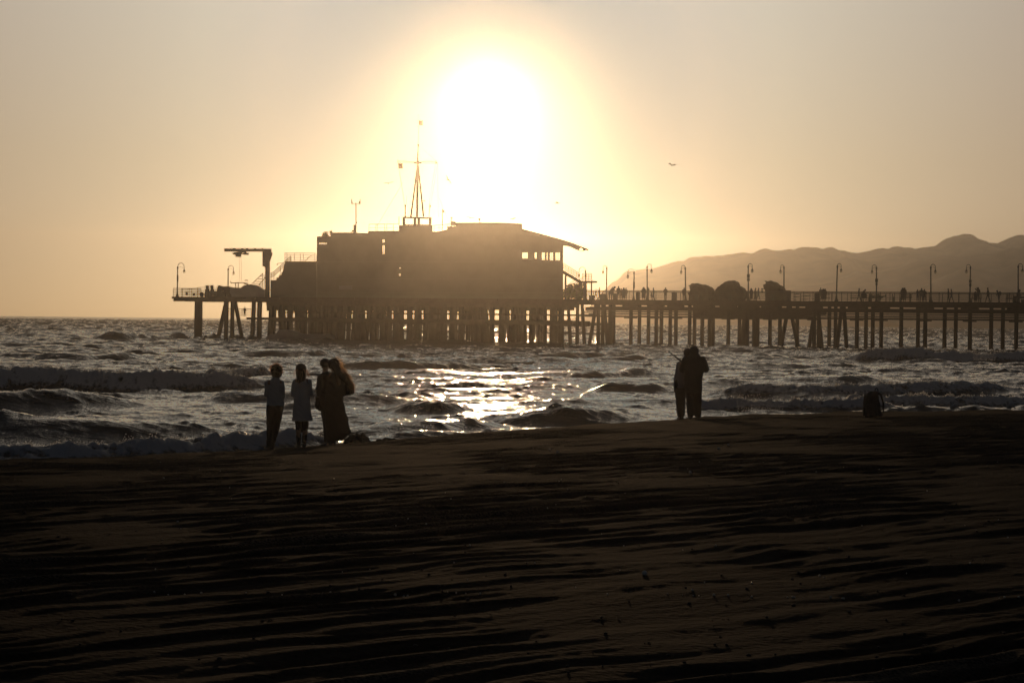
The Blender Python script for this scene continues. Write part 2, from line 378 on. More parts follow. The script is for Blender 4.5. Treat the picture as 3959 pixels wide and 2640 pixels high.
def sea_height(X, Y, want_foam=True):
    D = Y
    z = 0.035*sample(T_big, 97., X, Y)*sstep(36, 70, D) + 0.05*sample(T_big, 97., X*.41, Y*.41, .5, 7, 3)*sstep(60, 140, D) + 0.060*sample(T_long, 83., X, Y)*sstep(34, 60, D) + 0.05*sample(T_long, 83., X*.7, Y*.7, -.25, 40, 11)*sstep(50, 120, D)
    m1 = sample(T_mid, 31., X, Y, 0.12); m2 = sample(T_mid, 31., X*.73, Y*.73, -0.4, 11, 2)
    z = z + 0.014*m1 + 0.013*m2 + 0.05*m1*sstep(150, 500, D)+(0.13*sample(T_chop, 61., X, Y)+0.09*sample(T_chop, 61., X*.63, Y*.63, .35, 5, 8))*(.14+.62*sstep(90, 200, D)+.9*sstep(300, 650, D))
    z = z + 0.0055*sample(T_fin, 9.3, X, Y, .2) + 0.004*sample(T_fin, 9.3, X*1.9, Y*1.9, -.5, 3, 4)
    z = z + 0.007*np.maximum(m1+m2, 0)**2                     # peaked crests
    foam = np.zeros_like(z)
    fo = sample(T_foam, 6., X, Y); fo2 = sample(T_foam, 6., X*.37, Y*.37, .8); fo3 = sample(T_foam, 6., X*2.3, Y*2.3, 1.7)
    for pts, h, wf, wb, fm, rag, ends in WAVES:
        P = []
        for xd, yd in pts:
            r_ = ray(xd, yd); D_ = -CAM.z/r_.z; P.append((r_.x, D_))
        P = np.array(P); s = X/np.maximum(Y, 1)
        sel = (s > P[0, 0]) & (s < P[-1, 0])
        if not sel.any(): continue
        ss = s[sel]; xs, ys = X[sel], Y[sel]
        base = np.interp(ss, P[:, 0], P[:, 1])
        t = (ss-P[0, 0])/(P[-1, 0]-P[0, 0])
        env = sstep(0, ends[0], t)*sstep(0, ends[1], 1-t)
        lat = 0.10*sample(T_lat, 97., xs, xs*0+P[0, 1]*3, 0, 5)
        env = env*np.clip(1.0+lat, .3, 1.35)
        d = ys-base-wf + (0.45*sample(T_lat, 97., xs*1.4, xs*0+P[0, 1]))*min(1, h*1.6)
        prof = np.where(d < 0, np.exp(-(d/(wf*.62))**2), np.exp(-(d/(wb*.75))**2) )
        add = h*env*prof
        if rag:
            add = add*(1+0.03*fo[sel]*fm*sstep(.35, .9, prof)) + fm*env*(0.012*fo[sel]+0.045*fo2[sel]+0.006*fo3[sel])*sstep(.2, .8, prof)*sstep(wb*.5, -.2, d)
        z[sel] += add
        f = fm*env*sstep(.06, .45, prof)*sstep(wb*.28, -.1, d)
        if rag: f = f*(.42+.75*sstep(.1, .85, prof))*(1.1+0.30*fo2[sel]+.15*fo[sel])
        else: f = f*sstep(.80, .97, prof)*np.clip(.5+fo[sel], 0, 1.6)
        foam[sel] = np.maximum(foam[sel], f)
    # wash running up the sand
    dc, zc = crest(X/np.maximum(Y, 1)); near = sstep(7, 1.5, Y-dc)
    foam = np.maximum(foam, near*sstep(-.2, 1.4, fo2+.6*fo)*.8)
    # foam streaks left behind on the surf water
    surf = sstep(150, 60, Y)*sstep(0.9, 2.2, sample(T_big, 97., X*1.3, Y*.6, .2, 31, 2)+.6*fo2)*.55
    foam = np.maximum(foam, surf*sstep(-.2, 1.2, fo))
    return z, np.clip(foam, 0, 1)
def water_material():
    m = bpy.data.materials.new('sea_water'); m.use_nodes = True; nt = m.node_tree; b = nt.nodes['Principled BSDF']; N = nt.nodes.new; L = nt.links.new
    b.inputs['Base Color'].default_value = (0.010, 0.014, 0.013, 1); b.inputs['Roughness'].default_value = 0.09
    b.inputs['IOR'].default_value = 1.333
    g = N('ShaderNodeNewGeometry')
    def noise(sc, sy, det=5):
        mp = N('ShaderNodeMapping'); mp.inputs['Scale'].default_value = (sc, sc*sy, sc); L(g.outputs['Position'], mp.inputs[0])
        n = N('ShaderNodeTexNoise'); n.inputs['Scale'].default_value = 1; n.inputs['Detail'].default_value = det; n.inputs['Roughness'].default_value = .62
        L(mp.outputs[0], n.inputs['Vector']); return n.outputs['Fac']
    bp = N('ShaderNodeBump'); bp.inputs['Strength'].default_value = 1.0; bp.inputs['Distance'].default_value = .07; L(noise(1.1, 2.4, 6), bp.inputs['Height'])
    bp2 = N('ShaderNodeBump'); bp2.inputs['Strength'].default_value = 1.0; L(noise(.30, 2.0, 4), bp2.inputs['Height'])
    sy = N('ShaderNodeSeparateXYZ'); L(g.outputs['Position'], sy.inputs[0])
    far = N('ShaderNodeMapRange'); far.inputs[1].default_value = 70; far.inputs[2].default_value = 420; far.inputs[3].default_value = .16; far.inputs[4].default_value = 2.2; L(sy.outputs['Y'], far.inputs[0]); L(far.outputs[0], bp2.inputs['Distance'])
    ro = N('ShaderNodeMapRange'); ro.inputs[1].default_value = 60; ro.inputs[2].default_value = 300; ro.inputs[3].default_value = .07; ro.inputs[4].default_value = .09; L(sy.outputs['Y'], ro.inputs[0]); L(ro.outputs[0], b.inputs['Roughness'])
    L(bp.outputs[0], bp2.inputs['Normal']); L(bp2.outputs[0], b.inputs['Normal'])
    fa = N('ShaderNodeAttribute'); fa.attribute_name = 'foam'
    fb = N('ShaderNodeBsdfPrincipled'); fb.inputs['Base Color'].default_value = (0.46, 0.47, 0.49, 1); fb.inputs['Roughness'].default_value = .55
    tr = N('ShaderNodeBsdfTranslucent'); tr.inputs[0].default_value = (.85, .78, .66, 1)
    fm = N('ShaderNodeMixShader'); fm.inputs[0].default_value = .22; L(fb.outputs[0], fm.inputs[1]); L(tr.outputs[0], fm.inputs[2])
    fbp = N('ShaderNodeBump'); fbp.inputs['Strength'].default_value = .8; fbp.inputs['Distance'].default_value = .05; L(noise(9, 1, 6), fbp.inputs['Height']); L(fbp.outputs[0], fb.inputs['Normal'])
    thr = N('ShaderNodeMath'); thr.operation = 'ADD'; L(fa.outputs['Fac'], thr.inputs[0])
    mr = N('ShaderNodeMapRange'); mr.inputs[1].default_value = .35; mr.inputs[2].default_value = .65; mr.inputs[3].default_value = -.3; mr.inputs[4].default_value = .25
    L(noise(6, 1, 6), mr.inputs[0]); L(mr.outputs[0], thr.inputs[1])
    r2 = N('ShaderNodeMapRange'); r2.inputs[1].default_value = .22; r2.inputs[2].default_value = .8; L(thr.outputs[0], r2.inputs[0])
    mx = N('ShaderNodeMixShader'); L(r2.outputs[0], mx.inputs[0]); L(b.outputs[0], mx.inputs[1]); L(fm.outputs[0], mx.inputs[2])
    L(mx.outputs[0], nt.nodes['Material Output'].inputs['Surface'])
    return m
rows = [33.0]
while rows[-1] < 2180:
    D = rows[-1]; rows.append(D+(D*.0021 if D < 130 else min(.0045*D-.0024*130, 1.25) if D < 1100 else D*.006))
Dr = np.array(rows); nr = len(Dr)
ta = np.concatenate([np.linspace(-.75, -.28, 70)[:-1], np.linspace(-.28, .28, 1040), np.linspace(.28, .75, 70)[1:]]); nc = len(ta)
DD, AA = np.meshgrid(Dr, ta, indexing='ij'); X, Y = DD*AA, DD
Z, FO = sea_height(X, Y)
Z = Z*sstep(4000, 500, Y)
FO = FO*sstep(400, 200, Y)
sea = grid_object('sea_water', np.stack([X, Y, Z], -1), nr, nc, water_material(), attrs={'foam': FO})
tag(sea, 'dark choppy sea with sun glitter and breaking waves', None, None, 'structure')
print('sea', nr, nc)

# ------------------------------------------------------------------ far hills
def hills(name, pts, D, depth, label, seed, rgb):
    pts = [at(x, y, D) for x, y in pts]
    xs = np.array([p.x for p in pts]); zs = np.array([p.z for p in pts])
    n = 500; gx = np.linspace(xs[0], xs[-1], n); gzv = np.interp(gx, xs, zs)
    r = np.random.default_rng(seed)
    t1 = fft_tile(256, 380., (1, 0), 14, 180, 0, seed, 3.4)
    m = 40; v = np.linspace(-1, 1, m)
    Xg, Vg = np.meshgrid(gx, v, indexing='ij')
    prof = 1-np.abs(Vg)**1.3
    nz = sample(t1, 380., Xg, Vg*depth)
    Zg = gzv[:, None]*prof + nz*0.022*gzv[:, None]*(1-prof)**.5*prof*2.2 + sample(t1, 380., gx*2.2, gx*0)[:, None]*1.3*prof
    Zg = np.maximum(Zg, -2+Vg*0)*1.0
    o = grid_object(name, np.stack([Xg, D+Vg*depth, Zg], -1).transpose(1, 0, 2), m, n, mat(name+'_scrub', rgb, .95, .35, .025))
    tag(o, label, None, None, 'structure'); return o
hills('hills', [(1290, 737), (1330, 722), (1370, 688), (1405, 650), (1440, 624), (1480, 608), (1560, 597), (1640, 588), (1700, 581), (1760, 575), (1830, 567), (1900, 568.5), (1960, 569.5), (1995, 569), (2022, 567.5), (2050, 570), (2071, 571), (2097, 573), (2128, 566), (2143, 567), (2156, 560.5), (2175, 548), (2194, 538), (2206, 539.5), (2232, 542.5), (2245, 547), (2260, 550), (2270, 556), (2290, 556), (2308, 553), (2321, 547), (2338, 541), (2351, 541), (2500, 530), (2800, 560)],
      1750, 280, 'tall hazy mountain ridge rising to the right beyond the pier', 41, (.80, .56, .38))
hills('hills', [(1990, 744), (2060, 672), (2120, 652), (2160, 640), (2209, 622), (2241, 617), (2279, 613.5), (2308, 607), (2336, 599), (2400, 596), (2600, 580)],
      1300, 150, 'nearer darker ridge low at the right edge of the mountains', 42, (.60, .41, .27))
hills('hills', [(1560, 744), (1680, 706), (1800, 672), (1900, 646), (2000, 622), (2080, 607), (2150, 592), (2220, 577), (2290, 565), (2351, 560), (2600, 548)],
      1480, 150, 'middle ridge rising in front of the tall mountain ridge at the right', 47, (.7, .49, .33))
# the air: one closed box of thin even haze round everything
def build_haze():
    mb = MB(); mb.box((0, 1080, 30), (4200, 2260, 66))
    mb.v = [(x, y, z if z < 0 else 26.5+.0285*max(y, 0)) for x, y, z in mb.v]      # the top rises with the hills
    m = bpy.data.materials.new('haze_air'); m.use_nodes = True; nt = m.node_tree; nt.nodes.remove(nt.nodes['Principled BSDF'])
    v = nt.nodes.new('ShaderNodeVolumePrincipled'); v.inputs['Color'].default_value = (.99, .95, .88, 1)
    v.inputs['Density'].default_value = HAZE; v.inputs['Anisotropy'].default_value = HAZE_G
    nt.links.new(v.outputs[0], nt.nodes['Material Output'].inputs['Volume'])
    o = mb.build('haze', m); tag(o, 'thin warm sea haze filling the air', None, None, 'stuff'); return o
HAZE, HAZE_G = 3.3e-4, 0.95
build_haze()
# ------------------------------------------------------------------ pier frame: u runs along the pier to the far left end, v across it away from the beach
PO = Vector((58.0, 234.0, 0)); EU = Vector((-0.9352, 0.3541, 0)); EV = Vector((0.3541, 0.9352, 0)); EY = Vector((0.035, 1, 0)).normalized()
DECK = 5.55
def PL(u, v, z): return PO + EU*u + EV*v + Vector((0, 0, z))
def PXw(xd, yd, v=0.0):           # world point seen at a picture position on the upright plane v
    r = ray(xd, yd); t = (v - (CAM-PO).dot(EV))/r.dot(EV); return CAM + r*t
def PX(xd, yd, v=0.0):
    p = PXw(xd, yd, v); return (p-PO).dot(EU), p.z
def UX(xd, v=0.0): return PX(xd, 690, v)[0]
PROT = Matrix((( -EU.x, EV.x, 0), (-EU.y, EV.y, 0), (0, 0, 1)))       # local x to the right along the pier
def pbox(mb, u0, u1, v0, v1, z0, z1):
    vs = [PL(u, v, z) for u in (u0, u1) for v in (v0, v1) for z in (z0, z1)]
    return mb.add(vs, [(0,1,3,2),(4,6,7,5),(0,4,5,1),(2,3,7,6),(0,2,6,4),(1,5,7,3)])
from mathutils.geometry import tessellate_polygon
def slab(mb, outer, holes, depth, v=0.0, d=EY, shift=0.0):
    """plate cut to an outline (picture positions on the plane v) with openings, given thickness along d"""
    loops = [outer]+list(holes)
    P2 = [[Vector((*PX(x, y, v), 0)) for x, y in lp] for lp in loops]
    flat = [p for lp in P2 for p in lp]; tri = tessellate_polygon(P2)
    fr = [PL(p.x, v, p.y)+d*shift for p in flat]; bk = [q+d*depth for q in fr]; n = len(flat)
    fs = [tuple(t) for t in tri]+[tuple(i+n for i in reversed(t)) for t in tri]
    o = 0
    for lp in loops:
        k = len(lp); fs += [(o+i, o+(i+1) % k, o+(i+1) % k+n, o+i+n) for i in range(k)]; o += k
    return mb.add(fr+bk, fs)
def ptube(mb, a, b, r, v=0.0, v2=None, n=6): return mb.tube(PXw(*a, v), PXw(*b, v if v2 is None else v2), r*(1.5 if r < .045 else 1.15), n=n)

M = dict(
 timber=mat('pier_timber', (.045, .034, .025), .85, .4, 2.0, bump=.5, bscale=9), timber2=mat('pile_timber', (.035, .028, .022), .8, .4, 1.2, bump=.5, bscale=6),
 steel=mat('painted_steel', (.05, .05, .045), .55, .2, 4), wall=mat('board_wall', (.085, .085, .08), .8, .15, .8, bump=.2, bscale=5),
 roof=mat('roofing', (.06, .055, .05), .8, .2, 1.0), frame=mat('window_frame', (.09, .09, .085), .6, .1, 3), dark=mat('dark_cloth', (.03, .03, .035), .9, .3, 5),
 rubber=mat('dark_plastic', (.03, .03, .03), .6, .2, 5), leaf=mat('shrub_leaves', (.05, .075, .03), .7, .4, 6, transl=.25, tcol=(.25, .3, .06)),
 flag=mat('flag_cloth', (.25, .16, .10), .9, .3, 3, transl=.5, tcol=(.5, .32, .16)), sign=mat('pale_board', (.13, .15, .16), .7, .1, 2),
 boat=mat('boat_hull', (.22, .24, .26), .5, .15, 1), rock=mat('kiosk_shell', (.075, .06, .045), .95, .45, 1.3, bump=.8, bscale=3), gull=mat('gull_feathers', (.40, .38, .35), .8, .3, 12))
def glass_mat():
    m = bpy.data.materials.new('window_glass'); m.use_nodes = True; nt = m.node_tree; nt.nodes.remove(nt.nodes['Principled BSDF'])
    t = nt.nodes.new('ShaderNodeBsdfTransparent'); t.inputs[0].default_value = (.92, .94, .92, 1); g = nt.nodes.new('ShaderNodeBsdfGlossy'); g.inputs['Roughness'].default_value = .05
    mx = nt.nodes.new('ShaderNodeMixShader'); mx.inputs[0].default_value = .1; nt.links.new(t.outputs[0], mx.inputs[1]); nt.links.new(g.outputs[0], mx.inputs[2])
    nt.links.new(mx.outputs[0], nt.nodes['Material Output'].inputs['Surface']); return m
M['glass'] = glass_mat()
def globe_mat():
    m = bpy.data.materials.new('lamp_globe'); m.use_nodes = True; nt = m.node_tree; nt.nodes.remove(nt.nodes['Principled BSDF'])
    t = nt.nodes.new('ShaderNodeBsdfTransparent'); t.inputs[0].default_value = (.9, .88, .8, 1); g = nt.nodes.new('ShaderNodeBsdfTranslucent'); g.inputs[0].default_value = (.9, .85, .75, 1)
    mx = nt.nodes.new('ShaderNodeMixShader'); mx.inputs[0].default_value = .35; nt.links.new(t.outputs[0], mx.inputs[1]); nt.links.new(g.outputs[0], mx.inputs[2])
    nt.links.new(mx.outputs[0], nt.nodes['Material Output'].inputs['Surface']); return m
M['globe'] = globe_mat()

# ------------------------------------------------------------------ the pier itself
U0, U1 = -14.0, UX(394)                    # right end runs on out of the frame
UB0, UB1 = UX(1330), UX(612)               # the wide head that carries the building
pier = empty('pier', PL(30, 4, 0), 'long timber pier on round piles crossing from the right edge to the building', 'pier')
b = MB(); pbox(b, U0, U1, 0, 9.0, DECK-.28, DECK)
pbox(b, UB0, UB1-.5, 9.0, 24, DECK-.28, DECK-.004)
for i in range(70):                         # plank ends showing at the edge
    u = U0+i*(U1-U0)/70; pbox(b, u, u+.22, -.10, -.003, DECK-.26, DECK-.02)
b.build('deck', M['timber'], pier)
b = MB()
for v in (.25, 3.1, 5.9, 8.7): pbox(b, U0, U1-.2, v-.15, v+.15, DECK-.62, DECK-.283)
pbox(b, UB0, UB1, -.12, .08, DECK-1.05, DECK-.32)
b.build('stringer', M['timber'], pier)
for z0, z1, v in ((4.22, 4.66, .55), (4.0, 4.07, .3), (3.86, 3.92, .35), (3.42, 3.62, .6)):
    b = MB(); pbox(b, U0, UX(1340), v, v+.28, z0, z1); b.build('cross_beam', M['timber'], pier)
b = MB()
for v, z in ((1.2, 4.1), (2.0, 3.78), (7.8, 4.72)): b.path([PL(U0, v, z), PL(20, v, z-.03), PL(45, v, z+.02), PL(UX(1340), v, z)], .07, 6)
b.build('service_pipe', M['steel'], pier)
# hung service deck below the middle of the pier
b = MB()
slab(b, [(1592, 704), (1880, 707), (1876, 722), (1846, 727), (1840, 733), (1610, 731.5), (1592, 727)], [[(1612, 708), (1612, 711), (1632, 711), (1632, 708)], [(1828, 710), (1828, 712), (1842, 712), (1842, 710)], [(1768, 708), (1768, 709.4), (1782, 709.4), (1782, 708)]], 5.0, .9, EV)
b.build('hung_service_deck', M['timber'], pier)
# lower landing under the building
b = MB(); pbox(b, UB0+1, UX(560), .7, 2.6, 2.62, 2.93); pbox(b, UB0+1, UX(625), .3, .5, 2.42, 2.96); pbox(b, UB0+1, UX(650), .4, .6, 3.52, 3.70); pbox(b, UB0+1, UX(700), 7, 7.3, 2.2, 2.9); b.build('lower_landing', M['timber'], pier)
# boarded lower walls that close most of the space between the piles under the building
b = MB(); vf = 3.2
BL = [(612, 700), (1318, 700), (1318, 713)]
xs = [(1318, 713), (1290, 713), (1250, 712), (1200, 714), (1150, 712), (1100, 713), (1050, 716), (1000, 713), (940, 714), (880, 715), (800, 714), (760, 722), (720, 712), (680, 716), (650, 712), (612, 714)]
slab(b, [(612, 698), (1318, 698)]+xs, [], .2, vf, EV)
b.build('fascia_board', M['timber'], pier)
# piles
S2 = lambda s: s/K
right_piles = [2439, 2472, 2507, 2537, 2557, 2591, 2613, 2666, 2685, 2715, 2743, 2757, 2816, 2859, 2879, 2889, 2915, 2929, 2977, 3015, 3082, 3148, 3165, 3206, 3313, 3348, 3374, 3407, 3484, 3549, 3577, 3652, 3695, 3750, 3832, 3877, 3929]
def pile(xs, xtop=None, v=.8, r=.235, top=DECK-.3):
    px = xs/K; p0 = PXw(px, 760, v); p0.z = -1.8
    p1 = p0.copy() if xtop is None else PXw(xtop/K, 700, v); p1.z = top
    if xtop is not None: p0 = p0 + (p0-p1)*0.15; p0.z = -1.8
    m = MB(); n = 12; pts = []; rs = []
    for i in range(7): t = i/6; pts.append(p0.lerp(p1, t)); rs.append(r*(1.06-.10*t)*(1+random.uniform(-.03, .03)))
    m.path(pts, rs, n); return m.build('pile', M['timber2'], pier, smooth=True)
for i, s in enumerate(right_piles):
    vv = (.8, 4.6, 8.2)[i % 3]; pile(s, None, vv)
    if i % 3 == 0 and s > 2430:
        u = UX(s/K, vv); b = MB(); pbox(b, u-.75, u+.75, vv-.30, vv+.30, 3.28, 3.41); b.build('pile_bracket', M['timber'], pier); b = MB(); pbox(b, u-1.0, u+1.0, vv-.3, vv+.3, 4.7, DECK-.625); b.build('pile_cap', M['timber'], pier)
for s0, s1, vv in ((3015, 3050, 4.5), (3092, 3052, 4.4), (3124, 3154, .9), (3182, 3160, 1.0), (3232, 3256, .9), (3276, 3262, 1.0), (2275, 2306, .9), (2353, 2334, 1.0), (2313, None, .8), (2330, None, 4.6), (2358, None, .8), (2372, None, 4.6), (2208, 2196, .9), (2262, 2250, 4.0), (2232, None, .8), (3230, None, 8.3), (2870, 2880, 4.6)):
    pile(s0, s1, vv)
gaps = [(722, 732), (753, 759), (788, 795), (804.6, 811), (843, 850), (870, 875.6), (897, 902), (916, 923), (928, 933), (948, 951), (968, 971), (982, 988), (1004, 1011), (1028, 1030), (1046, 1052), (1065, 1077), (1080, 1090), (1121, 1124), (1136, 1144), (1160, 1172), (1198, 1202), (1209, 1213.6), (1229, 1231), (1241, 1248), (1256, 1261), (1279, 1281), (1295, 1303)]
prev = 690; k = 0
for g0, g1 in gaps:
    w = g0-prev; n = max(1, round(w/13.0)); step = w/n
    for i in range(n):
        x = prev+step*(i+.5); tilt = random.choice((0, 0, 0, 5, -5)) if w > 18 else 0
        pile(x*K, None if not tilt else (x+tilt)*K, (.9, 1.6, 2.4)[k % 3] if n > 1 else .9, r=min(.42, step/2*K/29.8*1.02)); k += 1
    prev = g1
for s0, s1, vv, r in ((766, 768, .8, .54), (838, 876, 1.2, .27), (873, 877, .8, .28), (897, 899, 1.4, .28), (942, 907, 1.8, .27), (1001, 1006, 2.6, .30), (975, 982, 1.0, .30), (1002, 1004, .9, .34), (1042, 1052, 1.6, .36), (1098, 1080, 1.2, .3), (1120, 1122, 1.0, .42), (1150, 1150, 1.4, .3)):
    pile(s0, s1, vv, r)
b = MB(); r_ = random.Random(3)                 # the crowded back rows under the head
for i in range(64):
    x = 628+i*10.6+r_.uniform(-3, 3); v = r_.uniform(9, 21); xt = x+r_.choice((0, 0, 6, -6, 9, -9)); w = .26
    if any(g0+2 < x < g1-2 for g0, g1 in gaps if g1-g0 > 7) and r_.random() < .55: continue
    p0 = PXw(x, 765, v); p0.z = -1.5; p1 = PXw(xt, 700, v); p1.z = DECK-.3; b.tube(p0, p1, w, n=9)
o = b.build('rear_pile', M['timber2'], pier); o['kind'] = 'stuff'
b = MB(); pbox(b, UB0+1, UX(640), 10, 10.3, 3.5, 3.75); pbox(b, UB0+1, UX(640), 15, 15.3, 2.3, 2.7); pbox(b, UB0+1, UX(640), 12, 12.3, 1.2, 1.4); b.build('rear_brace', M['timber'], pier)
# railings
def rail_line(u0, u1, v, z, h=1.07, n=5, sp=1.12, name='railing', rr=.022, parent=None):
    b = MB(); L = abs(u1-u0); k = max(1, int(L/sp)); s = (u1-u0)/k
    for i in range(k+1): b.tube(PL(u0+s*i, v, z), PL(u0+s*i, v, z+h), .038, n=5)
    for j in range(n):
        zz = z+h*(j+1)/n if j < n-1 else z+h
        b.tube(PL(u0, v, zz), PL(u1, v, zz), rr*1.5 if j < n-1 else .048, n=5)
    return b.build(name, M['steel'], parent or pier)
rail_line(U0, UX(1322), .15, DECK); rail_line(U0, UX(1330, 8.85), 8.85, DECK, sp=1.9, rr=.015)
rail_line(UX(460), U1-.15, .15, DECK, sp=1.35); rail_line(UX(620), U1-.15, 8.7, DECK, sp=1.9, rr=.015)
b = MB()
for v in (.15, 2.3, 4.4, 6.6, 8.7): b.tube(PL(U1-.15, v, DECK), PL(U1-.15, v, DECK+1.07), .026, n=5)
for j in range(5): b.tube(PL(U1-.15, .15, DECK+.214*(j+1)), PL(U1-.15, 8.7, DECK+.214*(j+1)), .024, n=5)
b.build('railing', M['steel'], pier)
b = MB()                                       # raised rail behind the left end
for y in (660, 668, 675): ptube(b, (450, y+2.5), (454.5, y), .02, 7); ptube(b, (454.5, y-.2), (560, y+1.2), .02, 7)
for x in (454.5, 489, 520, 540, 557): ptube(b, (x, 660), (x, 684), .024, 7)
b.build('railing', M['steel'], pier)
rail_line(UX(592, 2.4), UX(520, 2.4), 2.4, 2.93, n=4, sp=2.2)
# ramp with sloping rails half way along
b = MB()
for dy in (0, 8, 14): ptube(b, (1822, 689-dy*.95), (1905, 684-dy*1.05), .02, 6.2)
for x in range(1826, 1904, 11): ptube(b, (x, 691), (x, 676-(x-1822)*.04), .015, 6.2)
b.build('ramp_railing', M['steel'], pier); b = MB()
for i in range(5): ptube(b, (1990+6, 690-i*3), (2012, 676+i*1.0), .018, 3); ptube(b, (2018, 690-i*3), (2034, 677+i*1.2), .018, 3)
for x in (2014, 2016.5, 2034, 2049, 1996): ptube(b, (x, 675), (x, 692), .03, 3)
for y in (675, 679.5, 684): ptube(b, (1952, y), (2014, y), .018, 3); ptube(b, (2034, y), (2096, y), .018, 3)
b.build('ramp_railing', M['steel'], pier)

# ------------------------------------------------------------------ building
BD = 14.0
bld = empty('restaurant_building', PXw(960, 690, 1.2), 'dark multi level restaurant building with a sloping overhanging roof on the pier head', 'building')
V = 1.2
def rect(x0, y0, x1, y1): return [(x0, y0), (x0, y1), (x1, y1), (x1, y0)]
wing = [(620.9, 692), (620.9, 648.4), (621.2, 643), (634, 643), (635, 637), (640, 637), (641, 631), (646, 631), (646.5, 624.5), (649, 624), (651, 612), (655, 600), (727, 600), (727, 692)]
b = MB(); slab(b, wing, [], 5, V-.01); b.build('lower_wing', M['wall'], bld)
main = [(727.4, 692), (727.4, 543.2), (759, 543.2), (759, 534.8), (792, 534.4), (844.5, 536), (845.6, 531.2), (916, 530.7), (916, 517.8), (992.6, 518.2), (992.6, 532.5), (1008, 531.9), (1027.5, 527.3), (1027.5, 520.5), (1036, 520.5), (1045, 520.5), (1045, 511.8), (1144.5, 511.8), (1198, 514), (1198, 525.8), (1292, 551.2), (1292, 692)]
wins = [rect(732, 557.2, 751, 561.4), rect(878, 549.4, 883.4, 557.6), rect(878, 562.6, 883.4, 584), rect(916, 613.7, 920.6, 617), rect(915.7, 627.8, 920, 633.7),
        rect(1198.7, 579.5, 1212, 593.8), rect(1227.3, 579.5, 1232.4, 594.5), rect(1243.7, 579.5, 1250.8, 597.6), rect(1254.9, 579.5, 1257.6, 597.6), rect(1262, 579.5, 1270, 598.2), rect(1275, 579.5, 1286, 598.2)]
b = MB(); slab(b, main, wins, .25, V); b.build('front_wall', M['wall'], bld)
# back wall with larger openings
uv = lambda x, y: (x, y)
Vb = V+BD*EY.dot(EV)
b = MB(); backout = [(x+ (0 if x < 1100 else 1), y+1.0) for x, y in main]
wb = [rect(728.6, 555.6, 753.5, 562.6), rect(874, 547, 887, 587), rect(911, 611, 925, 636), rect(1196.5, 577, 1216, 596), rect(1224, 577, 1288, 600)]
slab(b, backout, wb, .25, Vb); b.build('back_wall', M['wall'], bld)
b = MB()
def roofseg(a, c, t=.22):
    vs = []
    for w, w2 in ((PXw(*a, V-.06), PXw(a[0], a[1]+1, Vb+.4)), (PXw(*c, V-.06), PXw(c[0], c[1]+1, Vb+.4))):
        for ww in (w, w2):
            for dz in (.03, -t): vs.append(ww+Vector((0, 0, dz)))
    b.add(vs, [(0,1,3,2),(4,6,7,5),(0,4,5,1),(2,3,7,6),(0,2,6,4),(1,5,7,3)])
for i in range(1, len(main)-2):
    if abs(main[i][0]-main[i+1][0]) > 2: roofseg(main[i], main[i+1])
b.build('roof', M['roof'], bld)
for x, ya, yb in ((727.4, 543.2, 692), (1292, 551.2, 692)):
    b = MB(); p = PXw(x, ya, V); q = PXw(x, yb, V); sgn = .25 if x < 1000 else -.25
    p2 = PXw(x, ya, Vb); q2 = PXw(x, yb, Vb)
    vs = [w+Vector((dx, 0, 0)) for pr in ((p+EY*.25, p2), (q+EY*.25, q2)) for w in pr for dx in (0, sgn)]
    b.add(vs, [(0,1,3,2),(4,6,7,5),(0,4,5,1),(2,3,7,6),(0,2,6,4),(1,5,7,3)]); b.build('side_wall', M['wall'], bld)
# roof storey and trim lines that read on the front
b = MB()
for y in (600.5, 640, 672): slab(b, [(727.4, y), (1292, y+.0), (1292, y+1.3), (727.4, y+1.3)], [], .12, V, -EY, .0)
b.build('wall_trim', M['frame'], bld)
circ = [(1334.3+3.7*math.cos(t), 572.8+3.7*math.sin(t)) for t in [2*math.pi*i/16 for i in range(16)]]
# only the two edge beams carry the round opening: thin plates front and back, joined by the roof sheet
b = MB()
ov = [(1290, 551), (1295.8, 551.9), (1316, 558.4), (1336.7, 566.5), (1351.4, 572.4), (1334.7, 578), (1306, 565.6), (1290, 564.2)]
slab(b, ov, [circ], .35, V-.6)
b.build('overhanging_roof', M['roof'], bld)
b = MB()
for a, c in (((1291, 551.4), (1316, 558.8)), ((1316, 558.8), (1336.7, 567)), ((1336.7, 567), (1351.2, 572.4))):
    p, q = PXw(*a, V), PXw(*c, V); vs = []
    for w in (p, q):
        for dd in (-.25, BD*.15):
            for dz in (-.02, -.14): vs.append(w+EY*dd+Vector((0, 0, dz)))
    b.add(vs, [(0,1,3,2),(4,6,7,5),(0,4,5,1),(2,3,7,6),(0,2,6,4),(1,5,7,3)])
b.build('roof_sheet', M['roof'], bld)
for w in wins:
    (x0, y0), _, (x1, y1), _ = w
    b = MB(); vv = V+.05; fw = .045
    P = [PXw(x0, y0, vv), PXw(x1, y0, vv), PXw(x1, y1, vv), PXw(x0, y1, vv)]
    for i in range(4): b.tube(P[i], P[(i+1) % 4], fw, n=4)
    wm = (P[1]-P[0]).length; nm = 4 if wm > 1.05 and y1-y0 < 6 else (2 if wm > .6 else 1 if wm > .3 else 0)
    for k in range(1, nm+1): b.tube(P[0].lerp(P[1], k/(nm+1)), P[3].lerp(P[2], k/(nm+1)), .035, n=4)
    if y1-y0 > 12 and wm > .2: b.tube(P[0].lerp(P[3], .82), P[1].lerp(P[2], .82), .03, n=4)
    f = b.build('window', M['frame'], bld)
    g = MB(); g.add([p+EY*.04 for p in P], [(0, 1, 2, 3)]); g.build('pane', M['glass'], f, loc=bld.location)
